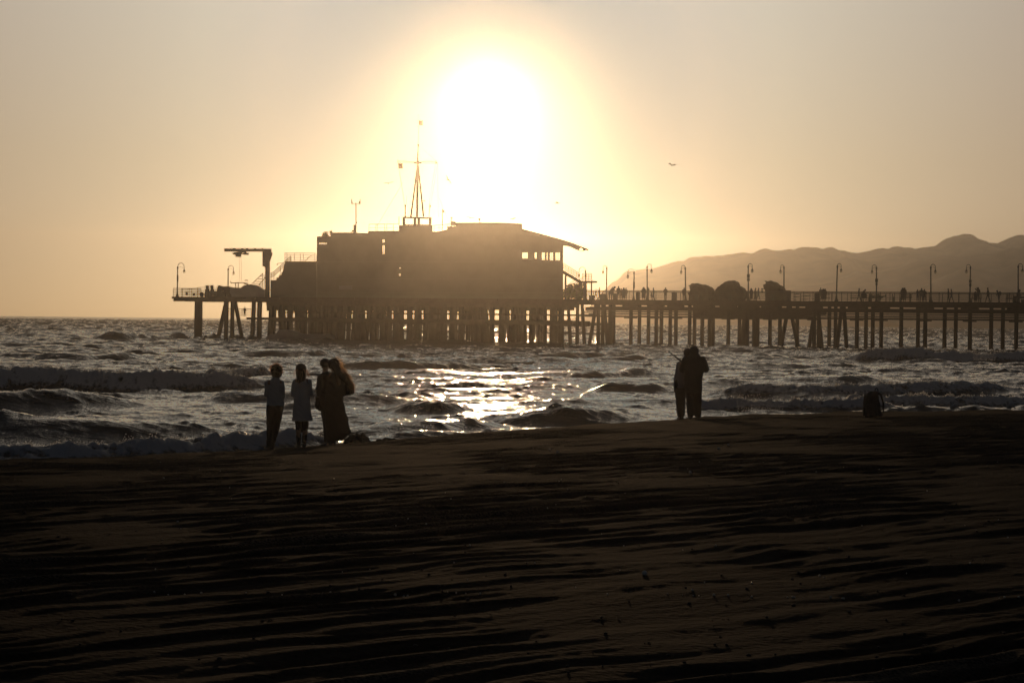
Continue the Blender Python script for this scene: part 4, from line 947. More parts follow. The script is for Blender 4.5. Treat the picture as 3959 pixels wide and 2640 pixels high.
def figure(mb, J, k=1.0, face=math.pi/2, hands=True, foot_dir=(0, 1, 0), fine=12):
    """one body from its joints; J: pelvis, chest, neck, head, shL/R, elL/R, haL/R, hipL/R, knL/R, anL/R"""
    V_ = {a: Vector(p) for a, p in J.items()}; n = fine
    mb.capsule(V_['pelvis'], V_['chest'], .125*k, .125*k, n, .72, (1, 0, 0)); mb.capsule(V_['hipL'], V_['hipR'], .075*k, .075*k, n)
    mb.capsule(V_['shL'].lerp(V_['shR'], .12), V_['shR'].lerp(V_['shL'], .12), .075*k, .075*k, n); mb.capsule(V_['chest'], V_['neck']-Vector((0, 0, .05)), .12*k, .07*k, n, .8, (1, 0, 0))
    mb.capsule(V_['neck']-Vector((0, 0, .05)), V_['head']-Vector((0, 0, .04)), .056, .052, n); head(mb, V_['head'], face)
    for s in 'LR':
        mb.capsule(V_['sh'+s], V_['el'+s], .052*k, .041*k, n); mb.capsule(V_['el'+s], V_['ha'+s], .041*k, .027, n)
        if hands:
            d = (V_['ha'+s]-V_['el'+s]).normalized(); fingers(mb, V_['ha'+s], V_['ha'+s]+d, 1 if s == 'L' else -1)
        mb.capsule(V_['hip'+s], V_['kn'+s], .085*k, .055*k, n); c = V_['kn'+s].lerp(V_['an'+s], .3)+Vector((0, -.01, 0)); mb.capsule(V_['kn'+s], c, .055*k, .055*k, n); mb.capsule(c, V_['an'+s], .055*k, .036, n)
        a = V_['an'+s]; fd = Vector(foot_dir).normalized(); mb.capsule(a-fd*.03-Vector((0, 0, .04)), a+fd*.14-Vector((0, 0, .055)), .036, .030, n); mb.capsule(a, a-Vector((0, 0, .03)), .037, .04, n)
def J_stand(h=1.72, **kw):
    s = h/1.72
    J = dict(pelvis=(0, 0, .95), chest=(0, 0, 1.25), neck=(0, .01, 1.45), head=(0, .03, 1.60), shL=(-.17, 0, 1.40), shR=(.17, 0, 1.40), elL=(-.22, -.01, 1.12), elR=(.22, -.01, 1.12),
             haL=(-.21, .08, .88), haR=(.21, .08, .88), hipL=(-.085, 0, .9), hipR=(.085, 0, .9), knL=(-.09, .01, .49), knR=(.09, .01, .49), anL=(-.09, 0, .085), anR=(.09, 0, .085))
    J.update(kw); return {a: tuple(c*s for c in p) for a, p in J.items()}
def at_crop(x0, y0, sc, cx, cy, D): return at((x0+cx*sc)/K, (y0+cy*sc)/K, D)

def person_root(p, label, group=None): return empty('person', p, label, 'person', group)
def off(J, base): return {a: (p[0]+base[0], p[1]+base[1], p[2]+base[2]) for a, p in J.items()}
def strands(mb, roots, n, length, r, drift, spread=.03, rng=random):
    for i in range(n):
        c, rad, d0 = rng.choice(roots); a = Vector((rng.gauss(0, 1), rng.gauss(0, 1), rng.gauss(0, 1))).normalized(); p = Vector(c)+Vector((a.x*rad[0], a.y*rad[1], a.z*rad[2])); pts = [p]; d = (a*.5+Vector(d0)).normalized()
        L = length*rng.uniform(.5, 1.2)
        for k in range(4): d = (d+Vector(drift)*.35+Vector((rng.gauss(0, spread*6), rng.gauss(0, spread*6), rng.gauss(0, spread*6)))*.5).normalized(); pts.append(pts[-1]+d*L/4)
        mb.path(pts, [r, r, r*.8, r*.6, r*.3], 3)
hair_dark = mat('dark_hair', (.020, .012, .008), .6, .3, 20, transl=.12, tcol=(.30, .14, .05)); hair_blond = mat('blond_hair', (.05, .03, .015), .6, .3, 20, transl=.15, tcol=(.6, .32, .12))
strand_m = mat('backlit_strands', (.16, .08, .035), .5, .2, 20, transl=.75, tcol=(1.0, .55, .24)); strand_b = mat('backlit_blond_strands', (.35, .22, .10), .5, .2, 20, transl=.75, tcol=(1.0, .72, .42))
def rim(m, col, f=.55):
    nt = m.node_tree; o = nt.nodes['Material Output']; src = o.inputs['Surface'].links[0].from_socket
    rf = nt.nodes.new('ShaderNodeBsdfRefraction'); rf.inputs['Roughness'].default_value = .6; rf.inputs['IOR'].default_value = 1.33; rf.inputs[0].default_value = (*col, 1)
    mx = nt.nodes.new('ShaderNodeMixShader'); mx.inputs[0].default_value = f; nt.links.new(src, mx.inputs[1]); nt.links.new(rf.outputs[0], mx.inputs[2]); nt.links.new(mx.outputs[0], o.inputs['Surface'])
rim(strand_m, (.95, .62, .36)); rim(strand_b, (1, .78, .55), .6)
c_white = mat('white_shirt', (.34, .34, .33), .9, .08, 6, bump=.3, bscale=14); c_black = mat('black_trousers', (.012, .012, .014), .9, .2, 6, bump=.3, bscale=12)
c_dress = mat('pale_dress', (.42, .42, .41), .9, .08, 6, bump=.3, bscale=14); c_tight = mat('dark_tights', (.022, .017, .015), .8, .2, 6); c_coat = mat('long_coat', (.022, .018, .015), .95, .2, 5, bump=.4, bscale=14)
c_jack = mat('dark_jacket', (.020, .018, .018), .85, .2, 5, bump=.3, bscale=10); c_grey = mat('grey_top', (.22, .21, .21), .9, .1, 5, bump=.3, bscale=10); c_shoe = mat('dark_shoes', (.02, .018, .016), .6, .1, 5)
def shoes(root, J, fd=(0, 1, 0)):
    for s in 'LR':
        a = Vector(J['an'+s]); f = Vector(fd).normalized(); b = MB(); b.capsule(a-f*.035-Vector((0, 0, .045)), a+f*.15-Vector((0, 0, .052)), .045, .038, 12, .8); b.capsule(a+Vector((0, 0, .02)), a-Vector((0, 0, .03)), .045, .047, 10)
        voxel(b, 'shoe', c_shoe, .012, root.location, root)
def legs(root, J, name, m, k=1.25, top=.95, r=(.105, .075, .06)):
    b = MB(); P = {a: Vector(p) for a, p in J.items()}
    b.capsule(P['hipL'], P['hipR'], .088, None, 14, 1.1)
    b.capsule(P['hipL'].lerp(P['hipR'], .5), P['pelvis']+Vector((0, 0, .04)), .112, .11, 14, .85, (1, 0, 0))
    for s in 'LR':
        b.capsule(P['hip'+s], P['kn'+s], r[0], r[1], 14); b.capsule(P['kn'+s], P['an'+s]+Vector((0, 0, .05)), r[1], r[2], 14)
    return voxel(b, name, m, .012, root.location, root, noise=.003, nsc=14)

# --- woman with short curly hair, white shirt, black trousers
def W1():
    D = 40.0; p = at(629, 1041, D); p.z = gz(p.x, p.y)+.0; s = 1.0
    root = person_root(p, 'person with short curly hair in a white shirt and black trousers, leftmost on the sand')
    J = off(dict(pelvis=(.02, 0, .95), chest=(0, 0, 1.22), neck=(.02, .01, 1.43), head=(.055, .03, 1.575), shL=(-.125, -.02, 1.345), shR=(.125, .02, 1.345), elL=(-.150, .02, 1.11), elR=(.155, .03, 1.09),
              haL=(-.06, .20, 1.08), haR=(.06, .20, 1.12), hipL=(-.06, 0, .89), hipR=(.085, 0, .89), knL=(-.075, .02, .49), knR=(.03, .02, .49), anL=(-.10, 0, .085), anR=(-.045, -.02, .085)), p)
    b = MB(); figure(b, J, .92, math.radians(40)); voxel(b, 'body', SKIN, .0075, p, root)
    P = {a: Vector(q_) for a, q_ in J.items()}
    b = MB(); b.loft([((p.x+.025, p.y, p.z+.91), .178, .125), ((p.x+.025, p.y, p.z+.96), .172, .122), ((p.x+.015, p.y, p.z+1.05), .150, .11), ((p.x+.0, p.y, p.z+1.2), .150, .11), ((p.x, p.y, p.z+1.32), .152, .10), ((p.x+.005, p.y, p.z+1.38), .125, .09), ((p.x+.015, p.y, p.z+1.43), .08, .07), ((p.x+.02, p.y, p.z+1.46), .062, .062)], 18)
    for s_ in 'LR': b.capsule(P['sh'+s_], P['el'+s_], .062, .056, 12); b.capsule(P['el'+s_], P['ha'+s_], .055, .042, 12)
    voxel(b, 'shirt', c_white, .012, p, root, noise=.004, nsc=12)
    legs(root, J, 'trousers', c_black, 1.1, r=(.102, .078, .05)); shoes(root, J, (.5, 1, 0))
    b = MB(); h = P['head']; b.ell(h+Vector((-.02, -.02, .035)), (.105, .105, .108), 16, 10); b.ell(h+Vector((-.045, -.03, -.05)), (.075, .08, .085), 14, 9)
    for i in range(70):
        a = Vector((random.gauss(0, 1), random.gauss(0, 1), random.gauss(.3, 1))).normalized(); b.ell(h+Vector((-.02, -.02, .02))+a*.098, (.024, .024, .024), 7, 5)
    hr = voxel(b, 'curly_hair', hair_dark, .012, p, root)
    x = MB(); strands(x, [(h+Vector((-.03, -.02, .03)), (.108, .10, .105), (0, 0, .2))], 420, .055, .0022, (-.3, 0, -.1), .12); x.build('loose_strands', strand_m, hr, loc=p)
W1()
# --- woman in a pale short dress with long hair
def W2():
    D = 40.2; p = at(692, 1038, D); p.z = gz(p.x, p.y)
    root = person_root(p, 'person with long straight dark hair in a pale short dress, arms folded')
    J = off(dict(pelvis=(0, 0, .92), chest=(0, 0, 1.2), neck=(-.01, .01, 1.40), head=(-.025, .03, 1.545), shL=(-.130, 0, 1.325), shR=(.130, 0, 1.325), elL=(-.175, .03, 1.08), elR=(.168, .03, 1.09),
              haL=(.03, .19, 1.13), haR=(-.02, .20, 1.08), hipL=(-.08, 0, .87), hipR=(.08, 0, .87), knL=(-.065, .02, .46), knR=(.07, .02, .46), anL=(-.055, 0, .085), anR=(.05, 0, .085)), p)
    b = MB(); figure(b, J, .9, math.radians(105)); voxel(b, 'body', SKIN, .0075, p, root)
    P = {a: Vector(q_) for a, q_ in J.items()}; v = lambda x, z, rx, ry: ((p.x+x, p.y, p.z+z), rx, ry)
    b = MB(); b.loft([v(.012, .565, .205, .145), v(.01, .62, .198, .14), v(.005, .78, .175, .13), v(.003, .93, .163, .125), v(.003, 1.05, .150, .115), v(0, 1.22, .155, .11), v(0, 1.30, .15, .10), v(-.003, 1.36, .115, .085), v(-.005, 1.40, .08, .07), v(-.01, 1.43, .064, .062)], 22)
    for s_ in 'LR': b.capsule(P['sh'+s_], P['el'+s_], .062, .058, 12); b.capsule(P['el'+s_], P['ha'+s_], .056, .040, 12)
    voxel(b, 'dress', c_dress, .012, p, root, noise=.0045, nsc=11)
    legs(root, J, 'tights', c_tight, 1.0, r=(.088, .060, .042)); shoes(root, J, (.15, 1, 0))
    b = MB(); h = P['head']
    b.ell(h+Vector((0, -.02, .035)), (.108, .112, .108), 16, 10); hx, hy, hz = h
    b.loft([((hx+.02, hy-.075, hz-.44), .035, .02), ((hx+.015, hy-.085, hz-.34), .065, .032), ((hx+.01, hy-.085, hz-.2), .085, .045), ((hx+.005, hy-.06, hz-.08), .098, .07), ((hx, hy-.03, hz+.04), .105, .09)], 14)
    x = MB(); strands(x, [(h+Vector((0, -.03, .0)), (.10, .09, .09), (0, -.1, -.6)), (h+Vector((.01, -.08, -.2)), (.085, .03, .12), (0, 0, -1))], 220, .16, .0015, (.05, 0, -.6), .03)
    hr = voxel(b, 'long_hair', hair_dark, .012, p, root); x.build('loose_strands', strand_m, hr, loc=p)
W2()
# --- tall person behind with bag, person in long coat with blond hair
def W3():
    D = 40.7; p = at_crop(980, 1350, .2743, 1035, 1405, D); p.z = gz(p.x, p.y)
    root = person_root(p, 'tall person with short dark hair half hidden behind the long coat')
    J = off(dict(pelvis=(.0, 0, .96), chest=(-.03, 0, 1.26), neck=(-.04, .02, 1.46), head=(-.055, .04, 1.615), shL=(-.13, 0, 1.36), shR=(.13, 0, 1.38), elL=(-.175, .0, 1.12), elR=(.2, .0, 1.14),
              haL=(-.14, .13, .93), haR=(.20, .1, .95), hipL=(-.06, 0, .91), hipR=(.10, 0, .91), knL=(-.01, .02, .50), knR=(.12, .02, .50), anL=(.0, 0, .085), anR=(.10, 0, .085)), p)
    b = MB(); figure(b, J, 1.0, math.radians(75)); voxel(b, 'body', SKIN, .0075, p, root)
    P = {a: Vector(q_) for a, q_ in J.items()}; v = lambda x, z, rx, ry: ((p.x+x, p.y, p.z+z), rx, ry)
    b = MB(); b.loft([v(-.0, .72, .185, .14), v(-.02, .9, .18, .135), v(-.03, 1.1, .175, .13), v(-.03, 1.3, .175, .12), v(-.03, 1.42, .12, .09), v(-.04, 1.48, .07, .07)], 20)
    for s_ in 'LR': b.capsule(P['sh'+s_], P['el'+s_], .075, .065, 12); b.capsule(P['el'+s_], P['ha'+s_], .062, .045, 12)
    voxel(b, 'jacket', c_jack, .012, p, root, noise=.004, nsc=10)
    legs(root, J, 'trousers', c_black, 1.1, r=(.105, .082, .06)); shoes(root, J, (-.6, .6, 0))
    b = MB(); h = P['head']; b.ell(h+Vector((0, -.015, .04)), (.105, .112, .10), 16, 10); x = MB(); strands(x, [(h+Vector((0, -.02, .04)), (.10, .11, .1), (0, -.1, .1))], 90, .03, .0014, (0, 0, -.1), .05); voxel(b, 'short_hair', hair_dark, .012, p, root, extra=x)
    # bag at the hip hung from a strap
    bx = Vector((p.x-.185, p.y-.03, p.z+.90)); bag = empty('shoulder_bag', bx, 'dark bag hanging at the hip of the tall half hidden person', 'bag')
    b = MB(); b.box(bx, (.085, .20, .20)); b.ell(bx+Vector((0, 0, -.05)), (.065, .12, .11)); voxel(b, 'pouch', c_jack, .014, bx, bag, noise=.004)
    b = MB(); b.path([bx+Vector((0, .05, .09)), Vector((p.x-.17, p.y-.06, p.z+1.2)), Vector((p.x-.06, p.y-.115, p.z+1.43)), Vector((p.x+.06, p.y-.03, p.z+1.485))], .011, 5); b.build('strap', c_jack, bag)
W3()
def W4():
    D = 40.0; p = at_crop(980, 1350, .2743, 1120, 1402, D); p.z = gz(p.x, p.y)
    root = person_root(p, 'person with windblown long blond hair in a long dark flaring coat')
    X = lambda cx: (cx-1120)/729; Z = lambda cy: (1402-cy)/729
    J = off(dict(pelvis=(X(1120), 0, .95), chest=(X(1150), 0, 1.24), neck=(X(1135), .02, 1.43), head=(X(1118), .04, 1.575), shL=(X(1030), 0, 1.38), shR=(X(1270), 0, 1.37), elL=(X(1000), .05, 1.1), elR=(X(1352), .0, Z(610)),
              haL=(X(1080), .2, 1.05), haR=(X(1240), .15, Z(650)), hipL=(X(1060), 0, .9), hipR=(X(1180), 0, .9), knL=(X(1060), .02, .49), knR=(X(1150), .02, .49), anL=(X(1055), 0, .085), anR=(X(1130), 0, .085)), p)
    b = MB(); figure(b, J, .95, math.radians(110)); voxel(b, 'body', SKIN, .0075, p, root)
    P = {a: Vector(q_) for a, q_ in J.items()}
    def ring(cy, x0, x1, ry): return ((p.x+(X(x0)+X(x1))/2, p.y, p.z+Z(cy)), (X(x1)-X(x0))/2, ry)
    b = MB(); b.loft([ring(1312, 1035, 1245, .11), ring(1250, 1025, 1310, .15), ring(1195, 1018, 1385, .17), ring(1100, 1010, 1342, .165), ring(1000, 1005, 1330, .155), ring(860, 1000, 1288, .145), ring(740, 1000, 1255, .13), ring(600, 1000, 1290, .13), ring(470, 1005, 1315, .12), ring(390, 1040, 1270, .095), ring(355, 1085, 1190, .07)], 26)
    for s_ in 'LR': b.capsule(P['sh'+s_], P['el'+s_], .085, .088, 12); b.capsule(P['el'+s_], P['ha'+s_], .086, .06, 12)
    voxel(b, 'long_coat', c_coat, .013, p, root, noise=.006, nsc=8)
    legs(root, J, 'trousers', c_black, 1.0, r=(.09, .065, .05)); shoes(root, J, (-.5, .8, 0))
    W = lambda cx, cy, dy=-.08: Vector((p.x+X(cx), p.y+dy, p.z+Z(cy)))
    b = MB(); h = P['head']; b.ell(h+Vector((.0, -.02, .03)), (.118, .118, .115), 16, 10)
    b.capsule(W(1150, 270), W(1200, 350), .085, .075, 12, .7); b.capsule(W(1200, 350, -.1), W(1275, 430, -.10), .075, .065, 12, .6); b.capsule(W(1275, 430, -.10), W(1335, 520, -.09), .055, .035, 12, .6); b.capsule(W(1180, 330, -.1), W(1200, 500, -.12), .08, .05, 12, .5)
    hr = voxel(b, 'long_hair', hair_blond, .012, p, root)
    x = MB(); strands(x, [(W(1225, 320, -.06), (.055, .05, .05), (.7, 0, -.6)), (W(1300, 400, -.07), (.05, .04, .06), (.5, 0, -.8)), (W(1350, 490, -.07), (.045, .03, .06), (.25, 0, -1)), (W(1375, 540, -.07), (.03, .03, .05), (.1, 0, -1)), (h+Vector((.03, 0, .02)), (.105, .10, .105), (.3, 0, -.1))], 900, .12, .0024, (.25, 0, -.6), .05)
    x.build('loose_strands', strand_b, hr, loc=p)
W4()
# --- bundle of clothes on the sand
bp_ = at_crop(980, 1350, .2743, 1465, 1388, 40.3); bp_.z = gz(bp_.x, bp_.y)
b = MB()
for dx, dz, rx, rz in ((-.10, .08, .16, .09), (.06, .09, .17, .10), (-.16, .05, .10, .07), (.18, .05, .10, .06), (.02, .16, .10, .06), (.10, .18, .05, .05), (-.1, .15, .08, .05), (0, .03, .25, .06)): b.ell(bp_+Vector((dx, random.uniform(-.05, .05), dz)), (rx, .14, rz), 12, 8)
o = voxel(b, 'clothes_bundle', mat('bundle_cloth', (.035, .035, .032), .95, .4, 6), .014, bp_, noise=.016, nsc=13); tag(o, 'crumpled dark bundle of bags and clothes lying beside the long coat', 'bundle')
bp2 = at(890, 1021, 43.4); bp2.z = gz(bp2.x, bp2.y)
b = MB(); b.ell(bp2+Vector((0, 0, .03)), (.16, .12, .06)); b.ell(bp2+Vector((-.12, 0, .02)), (.12, .1, .04)); b.ell(bp2+Vector((.1, 0, .02)), (.1, .08, .05)); o = voxel(b, 'seaweed_clump', mat('seaweed', (.03, .028, .015), .8, .4, 12), .012, bp2, noise=.012, nsc=14); tag(o, 'small dark seaweed clump on the sand right of the bundle', 'seaweed')
# --- couple on the right with selfie stick
def couple():
    X = lambda cx, c0: (cx-c0)/673; Z = lambda cy: (1392-cy)/673
    D = 48.6; p = at_crop(2500, 1280, .2424, 720, 1392, D); p.z = gz(p.x, p.y); c0 = 720
    root = person_root(p, 'broad person in a hooded dark jacket, right one of the close couple')
    J = off(dict(pelvis=(.02, 0, .96), chest=(.02, 0, 1.26), neck=(.035, .03, 1.48), head=(X(748, c0), .05, Z(310)), shL=(X(610, c0), 0, Z(445)), shR=(X(880, c0), 0, Z(430)), elL=(X(570, c0), .12, Z(600)), elR=(X(938, c0), .0, Z(590)),
              haL=(X(590, c0), .28, Z(520)), haR=(X(850, c0), .18, Z(560)), hipL=(X(680, c0), 0, .91), hipR=(X(790, c0), 0, .91), knL=(X(690, c0), .02, .5), knR=(X(812, c0), .02, .5), anL=(X(700, c0), 0, .085), anR=(X(815, c0), 0, .085)), p)
    b = MB(); figure(b, J, 1.05, math.radians(95)); voxel(b, 'body', SKIN, .0075, p, root)
    P = {a: Vector(q_) for a, q_ in J.items()}
    def ring(cy, x0, x1, ry): return ((p.x+(X(x0, c0)+X(x1, c0))/2, p.y, p.z+Z(cy)), (x1-x0)/673/2, ry)
    b = MB(); b.loft([ring(960, 605, 880, .15), ring(860, 600, 880, .155), ring(700, 598, 885, .155), ring(560, 585, 915, .15), ring(450, 600, 905, .13), ring(385, 640, 860, .11), ring(345, 680, 820, .09)], 22)
    for s_ in 'LR': b.capsule(P['sh'+s_], P['el'+s_], .085, .075, 12); b.capsule(P['el'+s_], P['ha'+s_], .07, .05, 12)
    b.ell(P['head']+Vector((0, -.03, .02)), (.112, .115, .13), 14, 9); b.capsule(P['head']+Vector((0, -.04, -.08)), P['neck']+Vector((0, -.04, -.04)), .11, .13, 12)
    voxel(b, 'hooded_jacket', c_jack, .013, p, root, noise=.004, nsc=9)
    legs(root, J, 'trousers', c_black, 1.15, r=(.115, .098, .085)); shoes(root, J, (.2, 1, 0))
    D = 49.0; c0 = 540; p = at_crop(2500, 1280, .2424, 540, 1385, D); p.z = gz(p.x, p.y)
    root = person_root(p, 'person in a pale grey top leaning in, left one of the close couple')
    J = off(dict(pelvis=(.0, 0, .93), chest=(.04, 0, 1.2), neck=(X(610, c0), .02, 1.42), head=(X(645, c0), .05, Z(335)), shL=(X(510, c0), 0, Z(510)), shR=(X(650, c0), .0, Z(490)), elL=(X(475, c0), .0, Z(690)), elR=(X(680, c0), .05, Z(650)),
              haL=(X(458, c0), .02, Z(860)), haR=(X(560, c0), .22, Z(530)), hipL=(X(500, c0), 0, .88), hipR=(X(570, c0), 0, .88), knL=(X(520, c0), .02, .48), knR=(X(560, c0), .04, .48), anL=(X(530, c0), 0, .085), anR=(X(565, c0), .08, .085)), p)
    b = MB(); figure(b, J, .95, math.radians(80)); voxel(b, 'body', SKIN, .0075, p, root)
    P = {a: Vector(q_) for a, q_ in J.items()}
    b = MB(); b.loft([ring(880, 455, 605, .12), ring(780, 455, 640, .13), ring(640, 470, 660, .125), ring(540, 490, 680, .115), ring(470, 540, 680, .09), ring(430, 580, 650, .065)], 20)
    b.v = [(v_[0], v_[1]+0, v_[2]) for v_ in b.v]
    for s_ in 'LR': b.capsule(P['sh'+s_], P['el'+s_], .068, .062, 12); b.capsule(P['el'+s_], P['ha'+s_]+Vector((0, 0, -.03)), .062, .058, 12)
    voxel(b, 'loose_top', c_grey, .013, p, root, noise=.004, nsc=9)
    legs(root, J, 'trousers', c_black, 1.0, r=(.105, .09, .075)); shoes(root, J, (-.2, 1, 0))
    b = MB(); h = P['head']; b.ell(h+Vector((0, -.02, .03)), (.108, .112, .105), 14, 9); b.capsule(h+Vector((0, -.05, 0)), h+Vector((-.02, -.06, -.13)), .085, .06, 12)
    x = MB(); strands(x, [(h, (.10, .1, .1), (0, -.1, -.4))], 120, .09, .0015, (-.1, 0, -.4), .04); voxel(b, 'hair', hair_dark, .012, p, root, extra=x)
    a = at_crop(2500, 1280, .2424, 575, 500, 48.75); e = at_crop(2500, 1280, .2424, 362, 333, 49.1)
    st = empty('selfie_stick', a, 'thin dark selfie stick held up to the left by the couple', 'selfie stick')
    b = MB(); b.tube(a, a.lerp(e, .45), .022, .022, 8); b.build('grip', c_jack, st); b = MB(); b.tube(a.lerp(e, .45), e, .018, .014, 8); b.build('rod', M['steel'], st)
    b = MB(); d = (e-a).normalized(); b.box(e+d*.012, (.035, .07, .022)); b.build('phone_clamp', c_jack, st)
couple()
# --- backpack
def backpack():
    D = 43.0; S = .3057*D/8000; p = at_crop(3240, 1440, .3057, 450, 598, D); p.z = gz(p.x, p.y)-.01
    X = lambda cx: (cx-450)*S; Z = lambda cy: (600-cy)*S
    root = empty('backpack', p, 'black backpack standing upright on the sand with one strap bowed out', 'backpack')
    def ring(cy, x0, x1, ry): return ((p.x+(X(x0)+X(x1))/2, p.y, p.z+Z(cy)), (x1-x0)*S/2, ry)
    m = mat('backpack_fabric', (.014, .014, .016), .8, .2, 8, bump=.3, bscale=20)
    b = MB(); b.loft([ring(604, 345, 570, .10), ring(560, 335, 560, .13), ring(450, 328, 540, .14), ring(360, 335, 520, .135), ring(300, 350, 510, .125), ring(266, 375, 500, .10), ring(248, 400, 485, .06)], 22); voxel(b, 'main_compartment', m, .011, p, root, noise=.003, nsc=14)
    b = MB(); b.loft([ring(565, 330, 500, .06), ring(450, 335, 480, .07), ring(410, 345, 470, .05)], 16); b.v = [(v[0], v[1]-.13, v[2]) for v in b.v]; voxel(b, 'front_pocket', m, .011, p, root, noise=.003, nsc=14)
    b = MB(); b.loft([ring(560, 312, 395, .06), ring(470, 308, 400, .06), ring(435, 322, 385, .045)], 14); voxel(b, 'side_pocket', m, .011, p, root)
    W = lambda cx, cy, dy=.12: Vector((p.x+X(cx), p.y+dy, p.z+Z(cy)))
    b = MB(); b.path([W(490, 264, .05), W(535, 282, .1), W(562, 325, .12), W(582, 395, .12), W(586, 470, .12), W(578, 530, .1), W(550, 575, .06)], [.020, .024, .022, .022, .020, .014, .012], 8); b.build('shoulder_strap', m, root, True)
    b = MB(); b.path([W(350, 300, .1), W(345, 400, .15), W(350, 480, .14), W(360, 560, .1)], [.02, .026, .024, .012], 8); b.build('shoulder_strap', m, root, True)
    b = MB(); b.path([W(466, 252, .02), W(466, 224, .02), W(482, 208, .02), W(500, 220, .02), W(504, 254, .02)], .011, 6); b.build('carry_handle', m, root, True)
backpack()
# --- birds
def standing_bird(cx, cy, H, D, label, face=-1):
    S = .3057; p = at_crop(3240, 1440, S, cx, cy, D); p.z = gz(p.x, p.y)
    root = empty('gull', p, label, 'bird', 'birds standing on the sand'); k = H/.24
    q3 = lambda x, y, z: p+Vector((x*face*-1*k, y*k, z*k))
    b = MB(); R = Matrix.Rotation(math.radians(28)*(-face), 3, 'Y')
    b.ell(q3(0, 0, .115), (.105*k, .055*k, .068*k), 14, 9, R.transposed() if face < 0 else R); b.capsule(q3(-.045, 0, .145), q3(-.062, 0, .195), .032*k, .024*k, 10); b.ell(q3(-.068, 0, .212), (.034*k, .026*k, .028*k), 10, 7)
    b.capsule(q3(.05, 0, .09), q3(.15, 0, .06), .035*k, .012*k, 10, .5, (0, 1, 0)); b.capsule(q3(-.09, 0, .208), q3(-.128, 0, .200), .010*k, .004*k, 8)
    voxel(b, 'body', M['gull'], .006, p, root)
    b = MB()
    for s in (-1, 1): b.capsule(q3(-.01, s*.05, .125), q3(.11, s*.03, .085), .028*k, .008*k, 8, .4)
    b.build('wing', M['gull'], root, True)
    for s in (-1, 1):
        b = MB(); b.tube(q3(0, s*.022, .07), q3(0, s*.022, .004), .005*k, n=6); b.box(q3(-.015, s*.022, .004), (.035*k, .025*k, .005)); b.build('leg', M['gull'], root)
standing_bird(1465, 496, .27, 55.0, 'small dark gull standing on the sand edge right of the backpack')
standing_bird(2178, 487, .25, 55.5, 'small dark gull standing on the sand edge at the right side')
def flying_bird(xd, yd, D, span, bank, head_, label, flap=.25):
    p = at(xd, yd, D); root = empty('flying_gull', p, label, 'bird', 'gulls flying over the pier'); R = Matrix.Rotation(head_, 3, 'Z') @ Matrix.Rotation(bank, 3, 'Y')
    T = lambda x, y, z: p+R @ Vector((x, y, z))
    b = MB(); b.capsule(T(0, -.22*span, 0), T(0, .18*span, 0), .05*span, .055*span, 8); b.ell(T(0, .25*span, .01), (.05*span,)*3, 8, 6); b.capsule(T(0, .28*span, 0), T(0, .36*span, -.01), .018*span, .006*span, 6); b.capsule(T(0, -.2*span, 0), T(0, -.36*span, 0), .04*span, .02*span, 6, .3)
    b.build('body', M['gull'], root, True)
    for s in (-1, 1):
        b = MB(); pts = [(0, .08, 0), (.25, .13, flap*.55), (.5, .0, flap*.35), (.5, -.03, flap*.34), (.25, -.05, flap*.5), (0, -.1, 0)]
        up = [T(s*x*span*1.0, y*span, z*span+.012*span) for x, y, z in pts]; dn = [T(s*x*span, y*span, z*span-.004*span) for x, y, z in pts]
        b.add(up+dn, [tuple(range(6)), tuple(range(11, 5, -1))]+[(i, (i+1) % 6, 6+(i+1) % 6, 6+i) for i in range(6)]); b.build('wing', M['gull'], root)
flying_bird(1543, 380, 230, .95, .15, .2, 'gull gliding alone right of the sun', .4)
flying_bird(892, 421, 230, 1.25, -.15, .3, 'faint gull flying left of the mast below the yard', .15)
flying_bird(1029, 413, 230, 1.2, .95, .5, 'gull banking steeply just right of the mast', .15)
flying_bird(1279.5, 467, 260, 1.0, .3, 1.3, 'small gull above the slope of the roof', .3)
flying_bird(1080, 500, 250, 1.1, .1, .4, 'gull skimming low over the middle of the high roof', .1)
flying_bird(1178, 503, 250, 1.1, -.3, .4, 'gull hovering over the right end of the high roof', .2)

